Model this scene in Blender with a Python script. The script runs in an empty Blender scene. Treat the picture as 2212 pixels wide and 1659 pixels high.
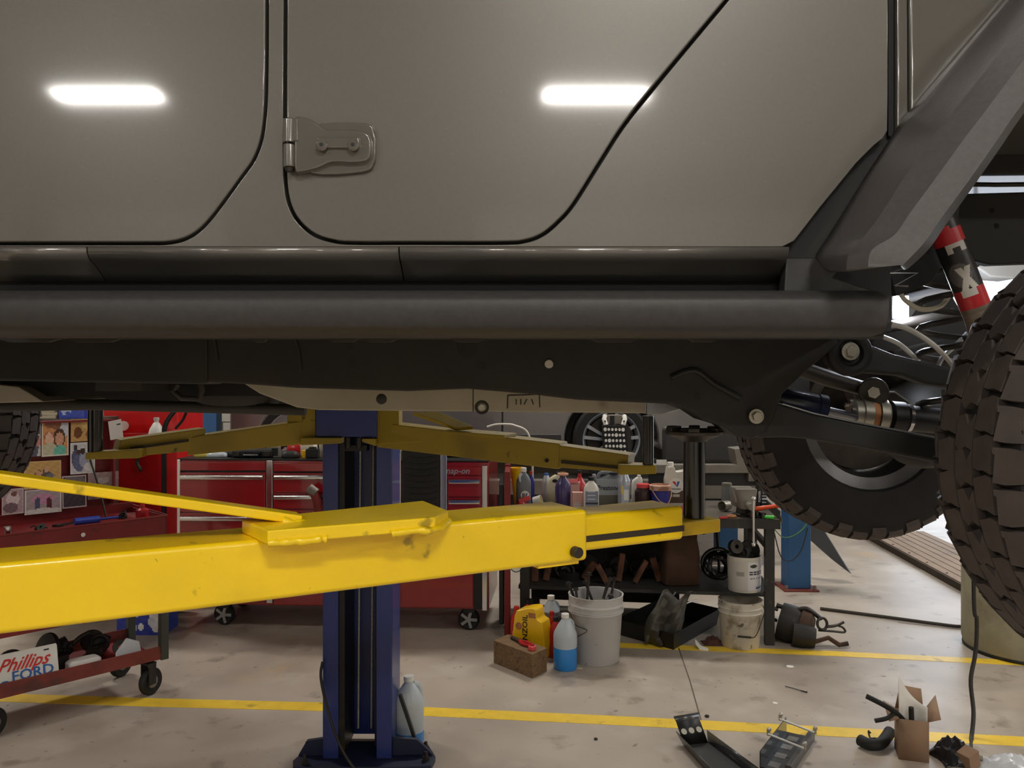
import bpy, bmesh, math, random
from mathutils import Vector, Matrix, Euler
random.seed(7)
PI = math.pi
S = bpy.context.scene
COL = S.collection
# ------------------------------------------------------------------ camera
F, CX, CY, H = 1800.0, 1106.0, 815.0, 1.56      # focal (px of a 2212 px frame), principal x, horizon, eye height
cam_d = bpy.data.cameras.new('camera'); cam = bpy.data.objects.new('camera', cam_d); COL.objects.link(cam)
cam_d.sensor_fit = 'HORIZONTAL'; cam_d.sensor_width = 36.0; cam_d.lens = 36.0 * F / 2212
cam_d.shift_y = (CY - 829.5) / 2212
cam_d.clip_start = 0.02; cam_d.clip_end = 200
cam.location = (0, 0, H); cam.rotation_euler = (PI / 2, 0, 0)
S.camera = cam
# ------------------------------------------------------------------ world, daylight, exposure
wd = bpy.data.worlds.new('sky'); S.world = wd; wd.use_nodes = True
bg = wd.node_tree.nodes['Background']; bg.inputs[0].default_value = (0.80, 0.88, 1.0, 1); bg.inputs[1].default_value = 3.0
S.view_settings.view_transform = 'Standard'; S.view_settings.look = 'None'
S.view_settings.exposure = 0.25; S.view_settings.gamma = 1.0; S.view_settings.use_curve_mapping = False
pl = bpy.data.lights.new('doorway_portal', 'AREA'); pl.shape = 'RECTANGLE'; pl.size = 4.4; pl.size_y = 4.0
pl.cycles.is_portal = True
plo = bpy.data.objects.new('doorway_portal', pl); COL.objects.link(plo)
plo.location = (6.7, 10.05, 2.0); plo.rotation_euler = (PI / 2, 0, PI)
FIX_W = 62.0                                     # watts of each ceiling fixture
FIX_COL = (1.0, 0.955, 0.90)

# ------------------------------------------------------------------ helpers
def W(px, py, d): return Vector(((px - CX) * d / F, d, H - (py - CY) * d / F))
def G(px, py, z=0.0): return W(px, py, F * (H - z) / (py - CY))
def PL(px, py, d0, s=0.0):                       # point on the vertical plane Y = d0 - s*X
    return W(px, py, d0 / (1 + s * (px - CX) / F))
def nrm(s): return Vector((s, 1, 0)).normalized()
def srgb(r, g, b):
    f = lambda v: (v / 12.92 if v <= .04045 else ((v + .055) / 1.055) ** 2.4)
    return (f(r / 255), f(g / 255), f(b / 255), 1)
def smooth(p, n=6, closed=False):
    p = [Vector(q) for q in p]; out = []
    N = len(p)
    for i in range(N if closed else N - 1):
        if closed: a, b, c, d = p[i - 1], p[i], p[(i + 1) % N], p[(i + 2) % N]
        else: a, b, c, d = p[max(i - 1, 0)], p[i], p[i + 1], p[min(i + 2, N - 1)]
        for k in range(n):
            t = k / n
            out.append(.5 * ((2 * b) + (c - a) * t + (2 * a - 5 * b + 4 * c - d) * t * t + (3 * b - a - 3 * c + d) * t ** 3))
    if not closed: out.append(p[-1])
    return out
def offset2(path, dist):
    o = []
    for i, p in enumerate(path):
        t = (Vector(path[min(i + 1, len(path) - 1)]) - Vector(path[max(i - 1, 0)])).normalized()
        o.append((p[0] - t[1] * dist, p[1] + t[0] * dist))
    return o

class M:
    def __init__(s): s.v = []; s.f = []; s.c = None
    def add(s, vs, fs):
        o = len(s.v); s.v += [Vector(q) for q in vs]; s.f += [tuple(i + o for i in g) for g in fs]; return s
    def obox(s, c, a, b, h):                     # centre and three half vectors
        c, a, b, h = map(Vector, (c, a, b, h))
        vs = [c + i * a + j * b + k * h for k in (-1, 1) for i, j in ((-1, -1), (1, -1), (1, 1), (-1, 1))]
        return s.add(vs, [(3, 2, 1, 0), (4, 5, 6, 7), (0, 1, 5, 4), (1, 2, 6, 5), (2, 3, 7, 6), (3, 0, 4, 7)])
    def box(s, p, q):
        p, q = Vector(p), Vector(q); c = (p + q) / 2; e = (q - p) / 2
        return s.obox(c, (e.x, 0, 0), (0, e.y, 0), (0, 0, e.z))
    def prism(s, pts, vec):
        n = len(pts); vec = Vector(vec); pts = [Vector(p) for p in pts]
        return s.add(pts + [p + vec for p in pts], [tuple(range(n)), tuple(range(2 * n - 1, n - 1, -1))] + [(i, (i + 1) % n, (i + 1) % n + n, i + n) for i in range(n)])
    def frame(s, ax):
        ax = Vector(ax).normalized(); u = ax.orthogonal().normalized(); return u, ax.cross(u)
    def cyl(s, p, q, r, r2=None, n=16, caps=True):
        p, q = Vector(p), Vector(q); r2 = r if r2 is None else r2; u, w = s.frame(q - p)
        vs = [c + (u * math.cos(2 * PI * i / n) + w * math.sin(2 * PI * i / n)) * rr for c, rr in ((p, r), (q, r2)) for i in range(n)]
        fs = [(i, (i + 1) % n, (i + 1) % n + n, i + n) for i in range(n)]
        if caps: fs += [tuple(range(n - 1, -1, -1)), tuple(range(n, 2 * n))]
        return s.add(vs, fs)
    def tube(s, pts, r, n=8, caps=True):
        pts = [Vector(p) for p in pts]; vs = []; u = None; L = len(pts)
        for i, p in enumerate(pts):
            t = (pts[min(i + 1, L - 1)] - pts[max(i - 1, 0)]).normalized()
            u = t.orthogonal().normalized() if u is None else (u - t * u.dot(t)).normalized()
            w = t.cross(u); rr = r[i] if isinstance(r, (list, tuple)) else r
            vs += [p + (u * math.cos(2 * PI * k / n) + w * math.sin(2 * PI * k / n)) * rr for k in range(n)]
        fs = [(i * n + k, i * n + (k + 1) % n, (i + 1) * n + (k + 1) % n, (i + 1) * n + k) for i in range(L - 1) for k in range(n)]
        if caps: fs += [tuple(range(n - 1, -1, -1)), tuple(range((L - 1) * n, L * n))]
        return s.add(vs, fs)
    def lathe(s, prof, c=(0, 0, 0), ax=(0, 0, 1), n=24, close=False):   # prof: (radius, height)
        c = Vector(c); ax = Vector(ax).normalized(); u, w = s.frame(ax); vs = []
        for r, h in prof: vs += [c + ax * h + (u * math.cos(2 * PI * k / n) + w * math.sin(2 * PI * k / n)) * max(r, 1e-5) for k in range(n)]
        L = len(prof); R = L if close else L - 1
        return s.add(vs, [(i * n + k, i * n + (k + 1) % n, (i + 1) % L * n + (k + 1) % n, (i + 1) % L * n + k) for i in range(R) for k in range(n)])
    def sup(s, secs, c=(0, 0, 0), rot=0.0, n=24, e=3.0, caps=True):     # secs: (z, half width, half depth, x offset)
        c = Vector(c); vs = []; cr, sr = math.cos(rot), math.sin(rot)
        for sec in secs:
            z, w, d = sec[:3]; xo = sec[3] if len(sec) > 3 else 0; ee = sec[4] if len(sec) > 4 else e
            for k in range(n):
                a = 2 * PI * k / n; ca, sa = math.cos(a), math.sin(a)
                x = xo + w * math.copysign(abs(ca) ** (2 / ee), ca); y = d * math.copysign(abs(sa) ** (2 / ee), sa)
                vs.append(c + Vector((x * cr - y * sr, x * sr + y * cr, z)))
        L = len(secs)
        fs = [(i * n + k, i * n + (k + 1) % n, (i + 1) * n + (k + 1) % n, (i + 1) * n + k) for i in range(L - 1) for k in range(n)]
        if caps: fs += [tuple(range(n - 1, -1, -1)), tuple(range((L - 1) * n, L * n))]
        return s.add(vs, fs)
    def loft(s, rows):
        n = len(rows[0]); vs = [Vector(p) for r in rows for p in r]
        return s.add(vs, [(i * n + k, i * n + k + 1, (i + 1) * n + k + 1, (i + 1) * n + k) for i in range(len(rows) - 1) for k in range(n - 1)])
    def sphere(s, c, r, n=12, m=8, sc=(1, 1, 1)):
        c = Vector(c); vs = [c + Vector((0, 0, r * sc[2]))]; fs = []
        for i in range(1, m):
            a = PI * i / m
            vs += [c + Vector((r * sc[0] * math.sin(a) * math.cos(2 * PI * k / n), r * sc[1] * math.sin(a) * math.sin(2 * PI * k / n), r * sc[2] * math.cos(a))) for k in range(n)]
        vs.append(c - Vector((0, 0, r * sc[2]))); b = len(vs) - 1
        fs += [(0, 1 + k, 1 + (k + 1) % n) for k in range(n)]
        fs += [(1 + i * n + k, 1 + (i + 1) * n + k, 1 + (i + 1) * n + (k + 1) % n, 1 + i * n + (k + 1) % n) for i in range(m - 2) for k in range(n)]
        fs += [(b, 1 + (m - 2) * n + (k + 1) % n, 1 + (m - 2) * n + k) for k in range(n)]
        return s.add(vs, fs)
    def torus(s, c, ax, R, r, n=24, m=8, a0=0, a1=2 * PI):
        c = Vector(c); ax = Vector(ax).normalized(); u, w = s.frame(ax)
        k = n if a1 - a0 > 6.2 else n + 1
        pts = [c + (u * math.cos(a0 + (a1 - a0) * i / n) + w * math.sin(a0 + (a1 - a0) * i / n)) * R for i in range(k)]
        if k == n: pts.append(pts[0])
        return s.tube(pts, r, m, caps=(k != n))

def wloc(o):
    v = Vector((0, 0, 0))
    while o is not None: v += o.location; o = o.parent
    return v
def build(name, m, mt, parent=None, bevel=0, seg=2, ang=38, base=None, solid=0, fix=True):
    me = bpy.data.meshes.new(name)
    if parent is not None: off = wloc(parent)
    elif base is not None: off = Vector(base)
    else:
        xs = [v.x for v in m.v]; ys = [v.y for v in m.v]
        off = Vector(((min(xs) + max(xs)) / 2, (min(ys) + max(ys)) / 2, min(v.z for v in m.v)))
    me.from_pydata([v - off for v in m.v], [], m.f); me.update()
    if fix:
        bm = bmesh.new(); bm.from_mesh(me); bmesh.ops.recalc_face_normals(bm, faces=bm.faces); bm.to_mesh(me); bm.free()
    if m.c is not None:
        a = me.color_attributes.new('Col', 'FLOAT_COLOR', 'CORNER'); k = 0
        for p in me.polygons:
            for li in p.loop_indices: a.data[li].color = m.c[p.index]
    me.shade_smooth(); me.set_sharp_from_angle(angle=math.radians(ang))
    me.materials.append(MT(mt))
    o = bpy.data.objects.new(name, me); COL.objects.link(o)
    if parent is not None: o.parent = parent
    else: o.location = off
    if solid:
        q = o.modifiers.new('thickness', 'SOLIDIFY'); q.thickness = solid; q.offset = 0
    if bevel:
        q = o.modifiers.new('bevel', 'BEVEL'); q.width = bevel; q.segments = seg; q.limit_method = 'ANGLE'; q.angle_limit = math.radians(40); q.harden_normals = True
    return o
def tag(o, label, cat=None, group=None):
    o['label'] = label
    if cat: o['category'] = cat
    if group: o['group'] = group
    return o
def thing(name, label, cat, loc=(0, 0, 0), group=None):
    o = bpy.data.objects.new(name, None); COL.objects.link(o); o.location = loc; o.empty_display_size = .05
    return tag(o, label, cat, group)
def struct(name, m, mt, **k):
    o = build(name, m, mt, **k)
    if o.parent is None: o['kind'] = 'structure'
    return o
def dup(root, loc, rotz=0, label=None):
    r = root.copy(); COL.objects.link(r); r.location = loc; r.rotation_euler = (0, 0, rotz)
    if label: r['label'] = label
    for ch in list(root.children):
        c = ch.copy(); COL.objects.link(c); c.parent = r
        for g in list(ch.children):
            d = g.copy(); COL.objects.link(d); d.parent = c
    return r
def card(name, parent, o, ux, uy, nx, ny, fn, th=.0006, label=None):   # a flat print: grid of cells, colour fn(u, v) in sRGB 0..255
    o, ux, uy = Vector(o), Vector(ux), Vector(uy); m = M(); m.c = []
    nz = ux.cross(uy).normalized() * th
    vs = [o + nz + ux * (i / nx) + uy * (j / ny) for j in range(ny + 1) for i in range(nx + 1)]
    m.add(vs, [(j * (nx + 1) + i, j * (nx + 1) + i + 1, (j + 1) * (nx + 1) + i + 1, (j + 1) * (nx + 1) + i) for j in range(ny) for i in range(nx)])
    for j in range(ny):
        for i in range(nx): m.c.append(srgb(*fn((i + .5) / nx, (j + .5) / ny)))
    b = [o - nz, o + ux - nz, o + ux + uy - nz, o + uy - nz]; k = len(m.v)
    m.add(b, [(3, 2, 1, 0)]); m.c.append(srgb(225, 222, 215))
    t = [0, nx, (ny + 1) * (nx + 1) - 1, ny * (nx + 1)]
    for i in range(4):
        m.f.append((t[i], k + i, k + (i + 1) % 4, t[(i + 1) % 4])); m.c.append(srgb(225, 222, 215))
    q = build(name, m, 'print', parent, fix=False, ang=20)
    if label: q['label'] = label
    return q
def text(name, s, size, mt, parent, o, ux, uy, shear=0.0, ext=.0006, sx=1.0):
    cu = bpy.data.curves.new('t', 'FONT'); cu.body = s; cu.size = size; cu.shear = shear; cu.extrude = ext; cu.resolution_u = 2; cu.align_x = 'CENTER'; cu.align_y = 'CENTER'
    cu.offset = size * .012
    ob = bpy.data.objects.new('t', cu); COL.objects.link(ob)
    dg = bpy.context.evaluated_depsgraph_get(); me0 = bpy.data.meshes.new_from_object(ob.evaluated_get(dg))
    ux, uy = Vector(ux).normalized(), Vector(uy).normalized(); uz = ux.cross(uy); o = Vector(o); m = M()
    m.add([o + ux * v.co.x * sx + uy * v.co.y + uz * v.co.z for v in me0.vertices], [tuple(p.vertices) for p in me0.polygons])
    bpy.data.objects.remove(ob); bpy.data.curves.remove(cu); bpy.data.meshes.remove(me0)
    return build(name, m, mt, parent, fix=False)

# ------------------------------------------------------------------ materials
_M = {}
def mk(name, rgb, rough=.5, metal=0., var=.12, scale=14., coat=0., spec=None, bump=0., dirt=None, trans=0., alpha=1., vec=(1, 1, 1), emit=0, lowfreq=0.):
    m = bpy.data.materials.new(name); m.use_nodes = True; nt = m.node_tree; N = nt.nodes; L = nt.links; b = N['Principled BSDF']
    base = srgb(*rgb); tc = N.new('ShaderNodeTexCoord'); mp = N.new('ShaderNodeMapping'); mp.inputs['Scale'].default_value = vec
    L.new(tc.outputs['Object'], mp.inputs[0])
    no = N.new('ShaderNodeTexNoise'); no.inputs['Scale'].default_value = scale; no.inputs['Detail'].default_value = 6; L.new(mp.outputs[0], no.inputs['Vector'])
    mx = N.new('ShaderNodeMix'); mx.data_type = 'RGBA'
    mr = N.new('ShaderNodeMapRange'); mr.inputs[1].default_value = .3; mr.inputs[2].default_value = .7; L.new(no.outputs['Fac'], mr.inputs[0])
    L.new(mr.outputs[0], mx.inputs['Factor'])
    mx.inputs[6].default_value = tuple(v * (1 - var) for v in base[:3]) + (1,); mx.inputs[7].default_value = tuple(min(1, v * (1 + var)) for v in base[:3]) + (1,)
    out = mx.outputs[2]
    for k, dd in enumerate(dirt or []):                    # (rgb, noise scale, threshold, softness, strength)
        drgb, ds, th, so, stg = dd
        n2 = N.new('ShaderNodeTexNoise'); n2.inputs['Scale'].default_value = ds; n2.inputs['Detail'].default_value = 4; n2.noise_dimensions = '4D'; n2.inputs['W'].default_value = 3.1 * k + 1
        L.new(mp.outputs[0], n2.inputs['Vector'])
        r2 = N.new('ShaderNodeMapRange'); r2.inputs[1].default_value = th; r2.inputs[2].default_value = th + so; r2.inputs[4].default_value = stg; L.new(n2.outputs['Fac'], r2.inputs[0])
        m2 = N.new('ShaderNodeMix'); m2.data_type = 'RGBA'; L.new(r2.outputs[0], m2.inputs['Factor']); L.new(out, m2.inputs[6]); m2.inputs[7].default_value = srgb(*drgb); out = m2.outputs[2]
    L.new(out, b.inputs['Base Color'])
    b.inputs['Roughness'].default_value = rough; b.inputs['Metallic'].default_value = metal
    b.inputs['Coat Weight'].default_value = coat; b.inputs['Coat Roughness'].default_value = .06
    if spec is not None: b.inputs['Specular IOR Level'].default_value = spec
    if trans: b.inputs['Transmission Weight'].default_value = trans
    if alpha < 1: b.inputs['Alpha'].default_value = alpha
    if emit: b.inputs['Emission Color'].default_value = base; b.inputs['Emission Strength'].default_value = emit
    if bump:
        bu = N.new('ShaderNodeBump'); bu.inputs['Strength'].default_value = bump; bu.inputs['Distance'].default_value = .004; L.new(no.outputs['Fac'], bu.inputs['Height']); L.new(bu.outputs[0], b.inputs['Normal'])
    _M[name] = m; return m
def MT(n): return _M[n]
OIL = (38, 30, 22)
mk('floor', (176, 164, 150), .42, var=.12, scale=2.2, bump=.03, dirt=[((122, 108, 94), 1.3, .50, .20, .65), ((198, 190, 178), 2.6, .55, .12, .55), ((70, 60, 50), 24, .665, .05, .65), ((96, 84, 70), 5.5, .60, .10, .5), ((206, 170, 120), 1.7, .66, .10, .5)])
mk('line_yellow', (238, 200, 60), .45, var=.08, dirt=[((140, 112, 50), 9, .60, .08, .6), ((60, 50, 40), 40, .68, .05, .6)])
mk('joint', (96, 86, 74), .8)
mk('wall', (186, 182, 172), .8, var=.06, scale=4)
mk('block', (178, 174, 164), .85, var=.08, scale=8, bump=.2)
mk('ceiling', (150, 150, 146), .85)
mk('garage_door', (206, 202, 190), .6, var=.04)
mk('dark_wall', (96, 92, 86), .8)
mk('housing', (215, 215, 210), .5)
mk('lens', (255, 248, 232), .5, emit=6.0)
mk('paint', (103, 100, 94), .34, metal=.25, var=.03, scale=160, coat=1.0, dirt=[((150, 146, 136), 130, .66, .08, .14), ((132, 128, 118), 5, .58, .2, .12)])
mk('rim', (96, 95, 96), .42, metal=.8, var=.15)
mk('paint_edge', (103, 100, 94), .2, metal=.3, var=.03, coat=1.0)
mk('rubber', (20, 19, 18), .7, var=.2)
mk('plastic_black', (50, 49, 48), .52, var=.14, scale=90, bump=.10, dirt=[((110, 108, 104), 70, .70, .04, .35)])
mk('flare', (74, 71, 70), .50, var=.10, scale=110, bump=.08, dirt=[((130, 126, 122), 60, .70, .05, .3)])
mk('frame', (30, 29, 27), .6, var=.25, scale=9, dirt=[((62, 56, 46), 4, .55, .2, .5)])
mk('dark', (14, 14, 15), .6)
mk('under', (52, 49, 44), .6, var=.2, scale=7)
mk('skid', (172, 164, 146), .5, metal=.1, var=.12, scale=7, dirt=[((90, 82, 68), 11, .58, .1, .5)])
mk('alu', (176, 178, 182), .35, metal=.85, var=.1)
mk('chrome', (214, 214, 214), .16, metal=1, var=.03)
mk('zinc', (176, 172, 160), .38, metal=.8, var=.12, scale=40)
mk('steel_dark', (66, 62, 58), .42, metal=.7, var=.25, scale=20)
mk('tyre', (70, 62, 58), .68, var=.18, scale=30, bump=.12, dirt=[((92, 82, 76), 8, .56, .2, .4)])
mk('tyre_dark', (26, 24, 23), .8, var=.2, scale=20)
mk('damper_blue', (30, 34, 60), .28, coat=.6)
mk('red_shock', (190, 36, 44), .35, coat=.5)
mk('tan_shock', (132, 118, 100), .5)
mk('print', (255, 255, 255), .35)
def _print():
    m = _M['print']; N = m.node_tree.nodes; a = N.new('ShaderNodeVertexColor'); a.layer_name = 'Col'
    m.node_tree.links.new(a.outputs['Color'], N['Principled BSDF'].inputs['Base Color'])
_print()
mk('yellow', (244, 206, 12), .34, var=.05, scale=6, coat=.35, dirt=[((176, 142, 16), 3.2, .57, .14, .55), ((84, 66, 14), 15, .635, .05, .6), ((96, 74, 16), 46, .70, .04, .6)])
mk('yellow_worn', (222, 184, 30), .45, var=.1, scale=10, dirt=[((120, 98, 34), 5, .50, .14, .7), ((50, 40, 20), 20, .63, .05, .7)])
mk('yellow_shaded', (160, 136, 30), .5, var=.10, scale=5, dirt=[((120, 98, 26), 3, .55, .14, .6), ((48, 38, 16), 14, .65, .04, .8)])  # lift yellow darkened for the shade under the vehicle, plus grime
mk('groove', (52, 42, 30), .7)
mk('blue_post', (36, 52, 118), .38, var=.12, scale=4, coat=.3, dirt=[((84, 84, 130), 3, .62, .1, .4)])
mk('blue_dark', (24, 30, 58), .5, var=.15)
mk('blue_far', (44, 92, 140), .5, var=.1, scale=4)
mk('grease', (26, 24, 20), .4, var=.3, scale=10, dirt=[((74, 66, 26), 7, .60, .1, .5)])
mk('cable', (150, 148, 140), .45, metal=.6, var=.3, scale=200)
mk('maroon', (122, 32, 32), .45, var=.14, scale=8, dirt=[((60, 30, 26), 12, .62, .08, .6)])
mk('tool_red', (150, 18, 26), .26, var=.05, coat=.7)
mk('red_bright', (214, 24, 26), .35, var=.06, coat=.4)
mk('rail_rust', (118, 50, 42), .6, var=.2, scale=14, dirt=[((70, 48, 40), 9, .56, .1, .7)])
mk('green_grey', (62, 66, 60), .55, var=.15)
mk('black', (22, 22, 23), .45, var=.2)
mk('black_gloss', (18, 18, 20), .2, var=.1, coat=.5)
mk('grime', (34, 31, 28), .55, var=.35, scale=18, dirt=[((84, 78, 70), 30, .66, .06, .5)])
mk('bench', (46, 45, 44), .5, var=.2, scale=12, dirt=[((96, 86, 74), 18, .60, .1, .5)])
mk('bench_top', (84, 76, 66), .5, var=.25, scale=9, dirt=[((40, 34, 28), 8, .52, .12, .7), ((150, 140, 122), 22, .64, .06, .5)])
mk('white_plastic', (226, 224, 216), .38, var=.04)
mk('off_white', (206, 202, 190), .45, var=.08, scale=10, dirt=[((120, 110, 92), 14, .60, .1, .5)])
mk('paper', (226, 222, 214), .8, var=.04)
mk('paper_pink', (206, 160, 150), .8, var=.05)
mk('cardboard', (142, 114, 90), .85, var=.08, scale=20)
mk('brown_bag', (70, 48, 34), .85, var=.2, scale=12)
mk('wood', (112, 86, 56), .75, var=.25, scale=14, vec=(1, 6, 6), dirt=[((56, 42, 28), 5, .55, .12, .7)])
mk('wood_dark', (72, 50, 36), .8, var=.3, scale=16, dirt=[((30, 24, 20), 6, .5, .15, .7)])
mk('brick', (104, 66, 46), .85, var=.25, scale=20, dirt=[((34, 26, 20), 7, .50, .15, .8)])
mk('bucket', (186, 184, 182), .45, var=.06, scale=5, dirt=[((120, 108, 84), 5.5, .55, .1, .55), ((70, 60, 48), 14, .66, .05, .5)])
mk('bucket_dirty', (206, 200, 186), .42, var=.10, scale=8, dirt=[((116, 100, 74), 9, .54, .1, .7), ((44, 36, 26), 20, .64, .05, .8)])
mk('oil_inside', (74, 58, 34), .5, var=.3, scale=8)
mk('jug_clear', (214, 224, 230), .3, var=.03, trans=.35)
mk('liquid_blue', (40, 130, 205), .25, var=.04, coat=.3)
mk('liquid_grey', (96, 90, 92), .4, var=.05)
mk('jug_yellow', (240, 190, 20), .32, var=.05, coat=.3)
mk('red_plastic', (180, 26, 30), .34, var=.08, coat=.3)
mk('red_pink', (214, 70, 72), .4, var=.08)
mk('grey_bottle', (112, 116, 122), .36, var=.06, coat=.2)
mk('silver_can', (180, 186, 196), .3, metal=.5, var=.06)
mk('purple', (66, 56, 104), .25, var=.1, coat=.4)
mk('jar_dark', (58, 34, 34), .3, var=.2, coat=.3)
mk('blue_tub', (48, 52, 140), .4, var=.08)
mk('rust', (166, 112, 66), .7, var=.25, scale=30)
mk('rust_pink', (206, 160, 136), .55, var=.15, scale=30, dirt=[((112, 66, 44), 20, .55, .1, .7)])
mk('brown_label', (74, 58, 44), .5)
mk('orange', (236, 84, 40), .4, var=.05)
mk('orange_swirl', (216, 84, 30), .45)
mk('green', (70, 200, 60), .4)
mk('yellow_tag', (206, 190, 80), .6)
mk('rag', (120, 46, 42), .9, var=.3, scale=30)
mk('rag_brown', (84, 50, 42), .9, var=.3, scale=24)
mk('glass', (200, 205, 205), .08, var=.02, trans=.85)
mk('ink', (18, 18, 20), .5)
mk('ink_blue', (44, 96, 170), .5)
mk('ink_red', (206, 44, 40), .5)
mk('ink_white', (232, 232, 228), .5)
mk('hose', (54, 46, 36), .6, var=.2, scale=40)
mk('hose_dark', (34, 30, 26), .55, var=.2)
mk('wire_green', (70, 120, 60), .5)
mk('ramp', (142, 118, 92), .7, var=.14, scale=6, dirt=[((96, 78, 58), 7, .58, .1, .5)])
mk('concrete', (146, 140, 116), .85, var=.16, scale=7, dirt=[((108, 98, 74), 6, .55, .12, .6)])
mk('car_grey', (120, 118, 118), .3, metal=.4, var=.03, coat=.8)
mk('steel_grey', (128, 122, 112), .5, metal=.3, var=.14, scale=8)
mk('bag_black', (30, 30, 34), .3, var=.3, scale=9, bump=.5)
mk('bubble', (226, 228, 232), .25, var=.06, trans=.3, bump=.3, scale=40)
mk('tray', (58, 58, 58), .34, var=.12, scale=8, coat=.2)
mk('blue_bag', (44, 70, 170), .4, var=.2)
mk('cream', (206, 196, 170), .6, var=.05)
mk('sheet_steel', (92, 90, 84), .45, metal=.3, var=.3, scale=10, dirt=[((44, 40, 34), 9, .52, .1, .7)])
mk('lamp_face', (225, 232, 255), .4, emit=25)
mk('driveway', (170, 172, 176), .8, var=.08)
# ================================================================== the setting
X0, X1, Y0, Y1, ZC = -8.0, 9.5, -11.0, 10.0, 5.0
struct('floor', M().box((X0, Y0, -.12), (X1, Y1, 0)), 'floor', base=(0, 0, 0))
struct('ceiling', M().box((X0, Y0, ZC), (X1, Y1, ZC + .15)), 'ceiling')
struct('wall_left', M().box((X0 - .2, Y0, 0), (X0, Y1, ZC)), 'wall')
struct('wall_right', M().box((X1, Y0, 0), (X1 + .2, Y1, ZC)), 'wall')
struct('wall_front', M().box((X0, Y0 - .2, 0), (X1, Y0, ZC)), 'dark_wall')
m = M(); m.box((X0, Y1, 0), (4.6, Y1 + .2, ZC)); m.box((8.8, Y1, 0), (X1, Y1 + .2, ZC)); m.box((4.6, Y1, 3.9), (8.8, Y1 + .2, ZC))
wb = struct('wall_back', m, 'wall', base=(0, Y1, 0))
bl = None                                        # concrete blocks on the patch of wall that shows
for j in range(8):
    for i in range(6):
        x = -4.9 + i * .41 + (.2 if j % 2 else 0); z = .1 + j * .205
        if bl is None:
            bl = build('block', M().box((-.198, -.02, -.098), (.198, .02, .098)), 'block', wb, bevel=.006); bl.data.transform(Matrix.Translation(wloc(wb)))
            o = bl
        else: o = bl.copy(); COL.objects.link(o)
        o.location = Vector((x, Y1 - .015, z)) - wb.location
struct('ground', M().box((-5, Y1 + .2, -.14), (25, 40, -.02)), 'driveway')
# two pale sectional doors on the wall behind the photographer
for k, (xa, xb) in enumerate(((-7.6, -4.7), (-.6, 5.0))):
    d = struct('door_%d' % (k + 1), M().box((xa, Y0 + .01, 0), (xb, Y0 + .05, 4.3)), 'garage_door')
    for j in range(7): build('panel', M().box((xa + .02, Y0 + .05, .02 + j * .61), (xb - .02, Y0 + .075, .60 + j * .61)), 'garage_door', d, bevel=.008)
# painted floor lines and saw cut
def strip(name, pts, w, mt, h=.0012):
    m = M(); n = len(pts); L = []
    for i, p in enumerate(pts):
        t = (pts[min(i + 1, n - 1)] - pts[max(i - 1, 0)]).normalized(); s_ = Vector((-t.y, t.x, 0)) * w / 2; L.append((p + s_, p - s_))
    for (a, b), (c, e) in zip(L, L[1:]): m.prism([a, b, e, c], (0, 0, h))
    return struct(name, m, mt)
strip('trim_1', [G(-300, 1497), G(345, 1518), G(700, 1527), G(1300, 1555), G(2600, 1622)], .10, 'line_yellow')
strip('trim_2', [G(1180, 1386), G(1340, 1394), G(1800, 1412), G(2600, 1452)], .085, 'line_yellow')
strip('trim_3', [G(1466, 1400), G(1490, 1470), G(1514, 1555)], .006, 'joint')
strip('trim_4', [G(1940, 1345), G(2130, 1366)], .006, 'joint')
# ceiling fixtures
def fixture(x, y, k):
    t = thing('ceiling_light', 'white fluorescent ceiling fixture of the shop, out of the picture above', 'ceiling light', (x, y, ZC), 'ceiling fixtures')
    build('housing', M().box((x - .66, y - .17, ZC - .07), (x + .66, y + .17, ZC)), 'housing', t)
    build('lens', M().box((x - .62, y - .14, ZC - .085), (x + .62, y + .14, ZC - .071)), 'lens', t)
    l = bpy.data.lights.new('tube_lamp', 'AREA'); l.shape = 'RECTANGLE'; l.size = 1.22; l.size_y = .34; l.energy = FIX_W * k; l.color = FIX_COL
    o = bpy.data.objects.new('tube_lamp', l); COL.objects.link(o); o.parent = t; o.location = (0, 0, -.09)
for x in (-4.8, 1.0, 6.8):
    for y, k in ((-7.2, 2.4), (-2.6, 1.9), (2.2, .35), (6.6, 1.45)): fixture(x, y, k)
# ================================================================== the raised grey off-roader
DB = 1.35
car = thing('off_road_vehicle', 'large grey off-road vehicle raised on the yellow lift arms in the foreground', 'vehicle', (-.3, 2.08, 1.42))
def px(poly, d): return [W(p[0], p[1], d) for p in poly]
def plate(name, poly, d, th, mt, bevel=.0025, parent=None, seg=2):
    return build(name, M().prism(px(poly, d), (0, th, 0)), mt, parent or car, bevel=bevel, seg=seg)
gapL = [tuple(p) for p in smooth([(578, -560), (578, -80), (577, 0), (576, 150), (573, 240), (565, 300), (548, 345), (520, 385), (480, 440), (450, 478), (425, 502), (395, 518), (360, 525), (320, 526), (180, 526), (-120, 526)], 5)]
gapF = [tuple(p) for p in smooth([(616, -560), (616, -80), (616, 0), (615, 200), (615, 350), (618, 410), (628, 450), (648, 482), (680, 508), (720, 521), (765, 525), (900, 525), (1085, 525), (1135, 521), (1172, 507), (1205, 480), (1240, 440), (1300, 345), (1350, 268), (1430, 168), (1560, 12), (1640, -85), (1735, -205), (1765, -290), (1770, -380), (1770, -560)], 5)]
GW = 3.6
plate('rear_door', [(-120, -560)] + offset2(gapL, GW), DB, .02, 'paint', .003)
plate('front_door', offset2(gapF, -GW), DB, .02, 'paint', .003)
right = [(1690, 533), (1716, 520), (1770, 450), (1850, 352), (1888, 314), (1908, 298), (1917, 282), (1918, 200), (1918, -430)]
plate('body_side', offset2(gapL, -GW) + [(-120, 533)] + right + list(reversed(offset2(gapF, GW))), DB, .02, 'paint', .003)
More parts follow.
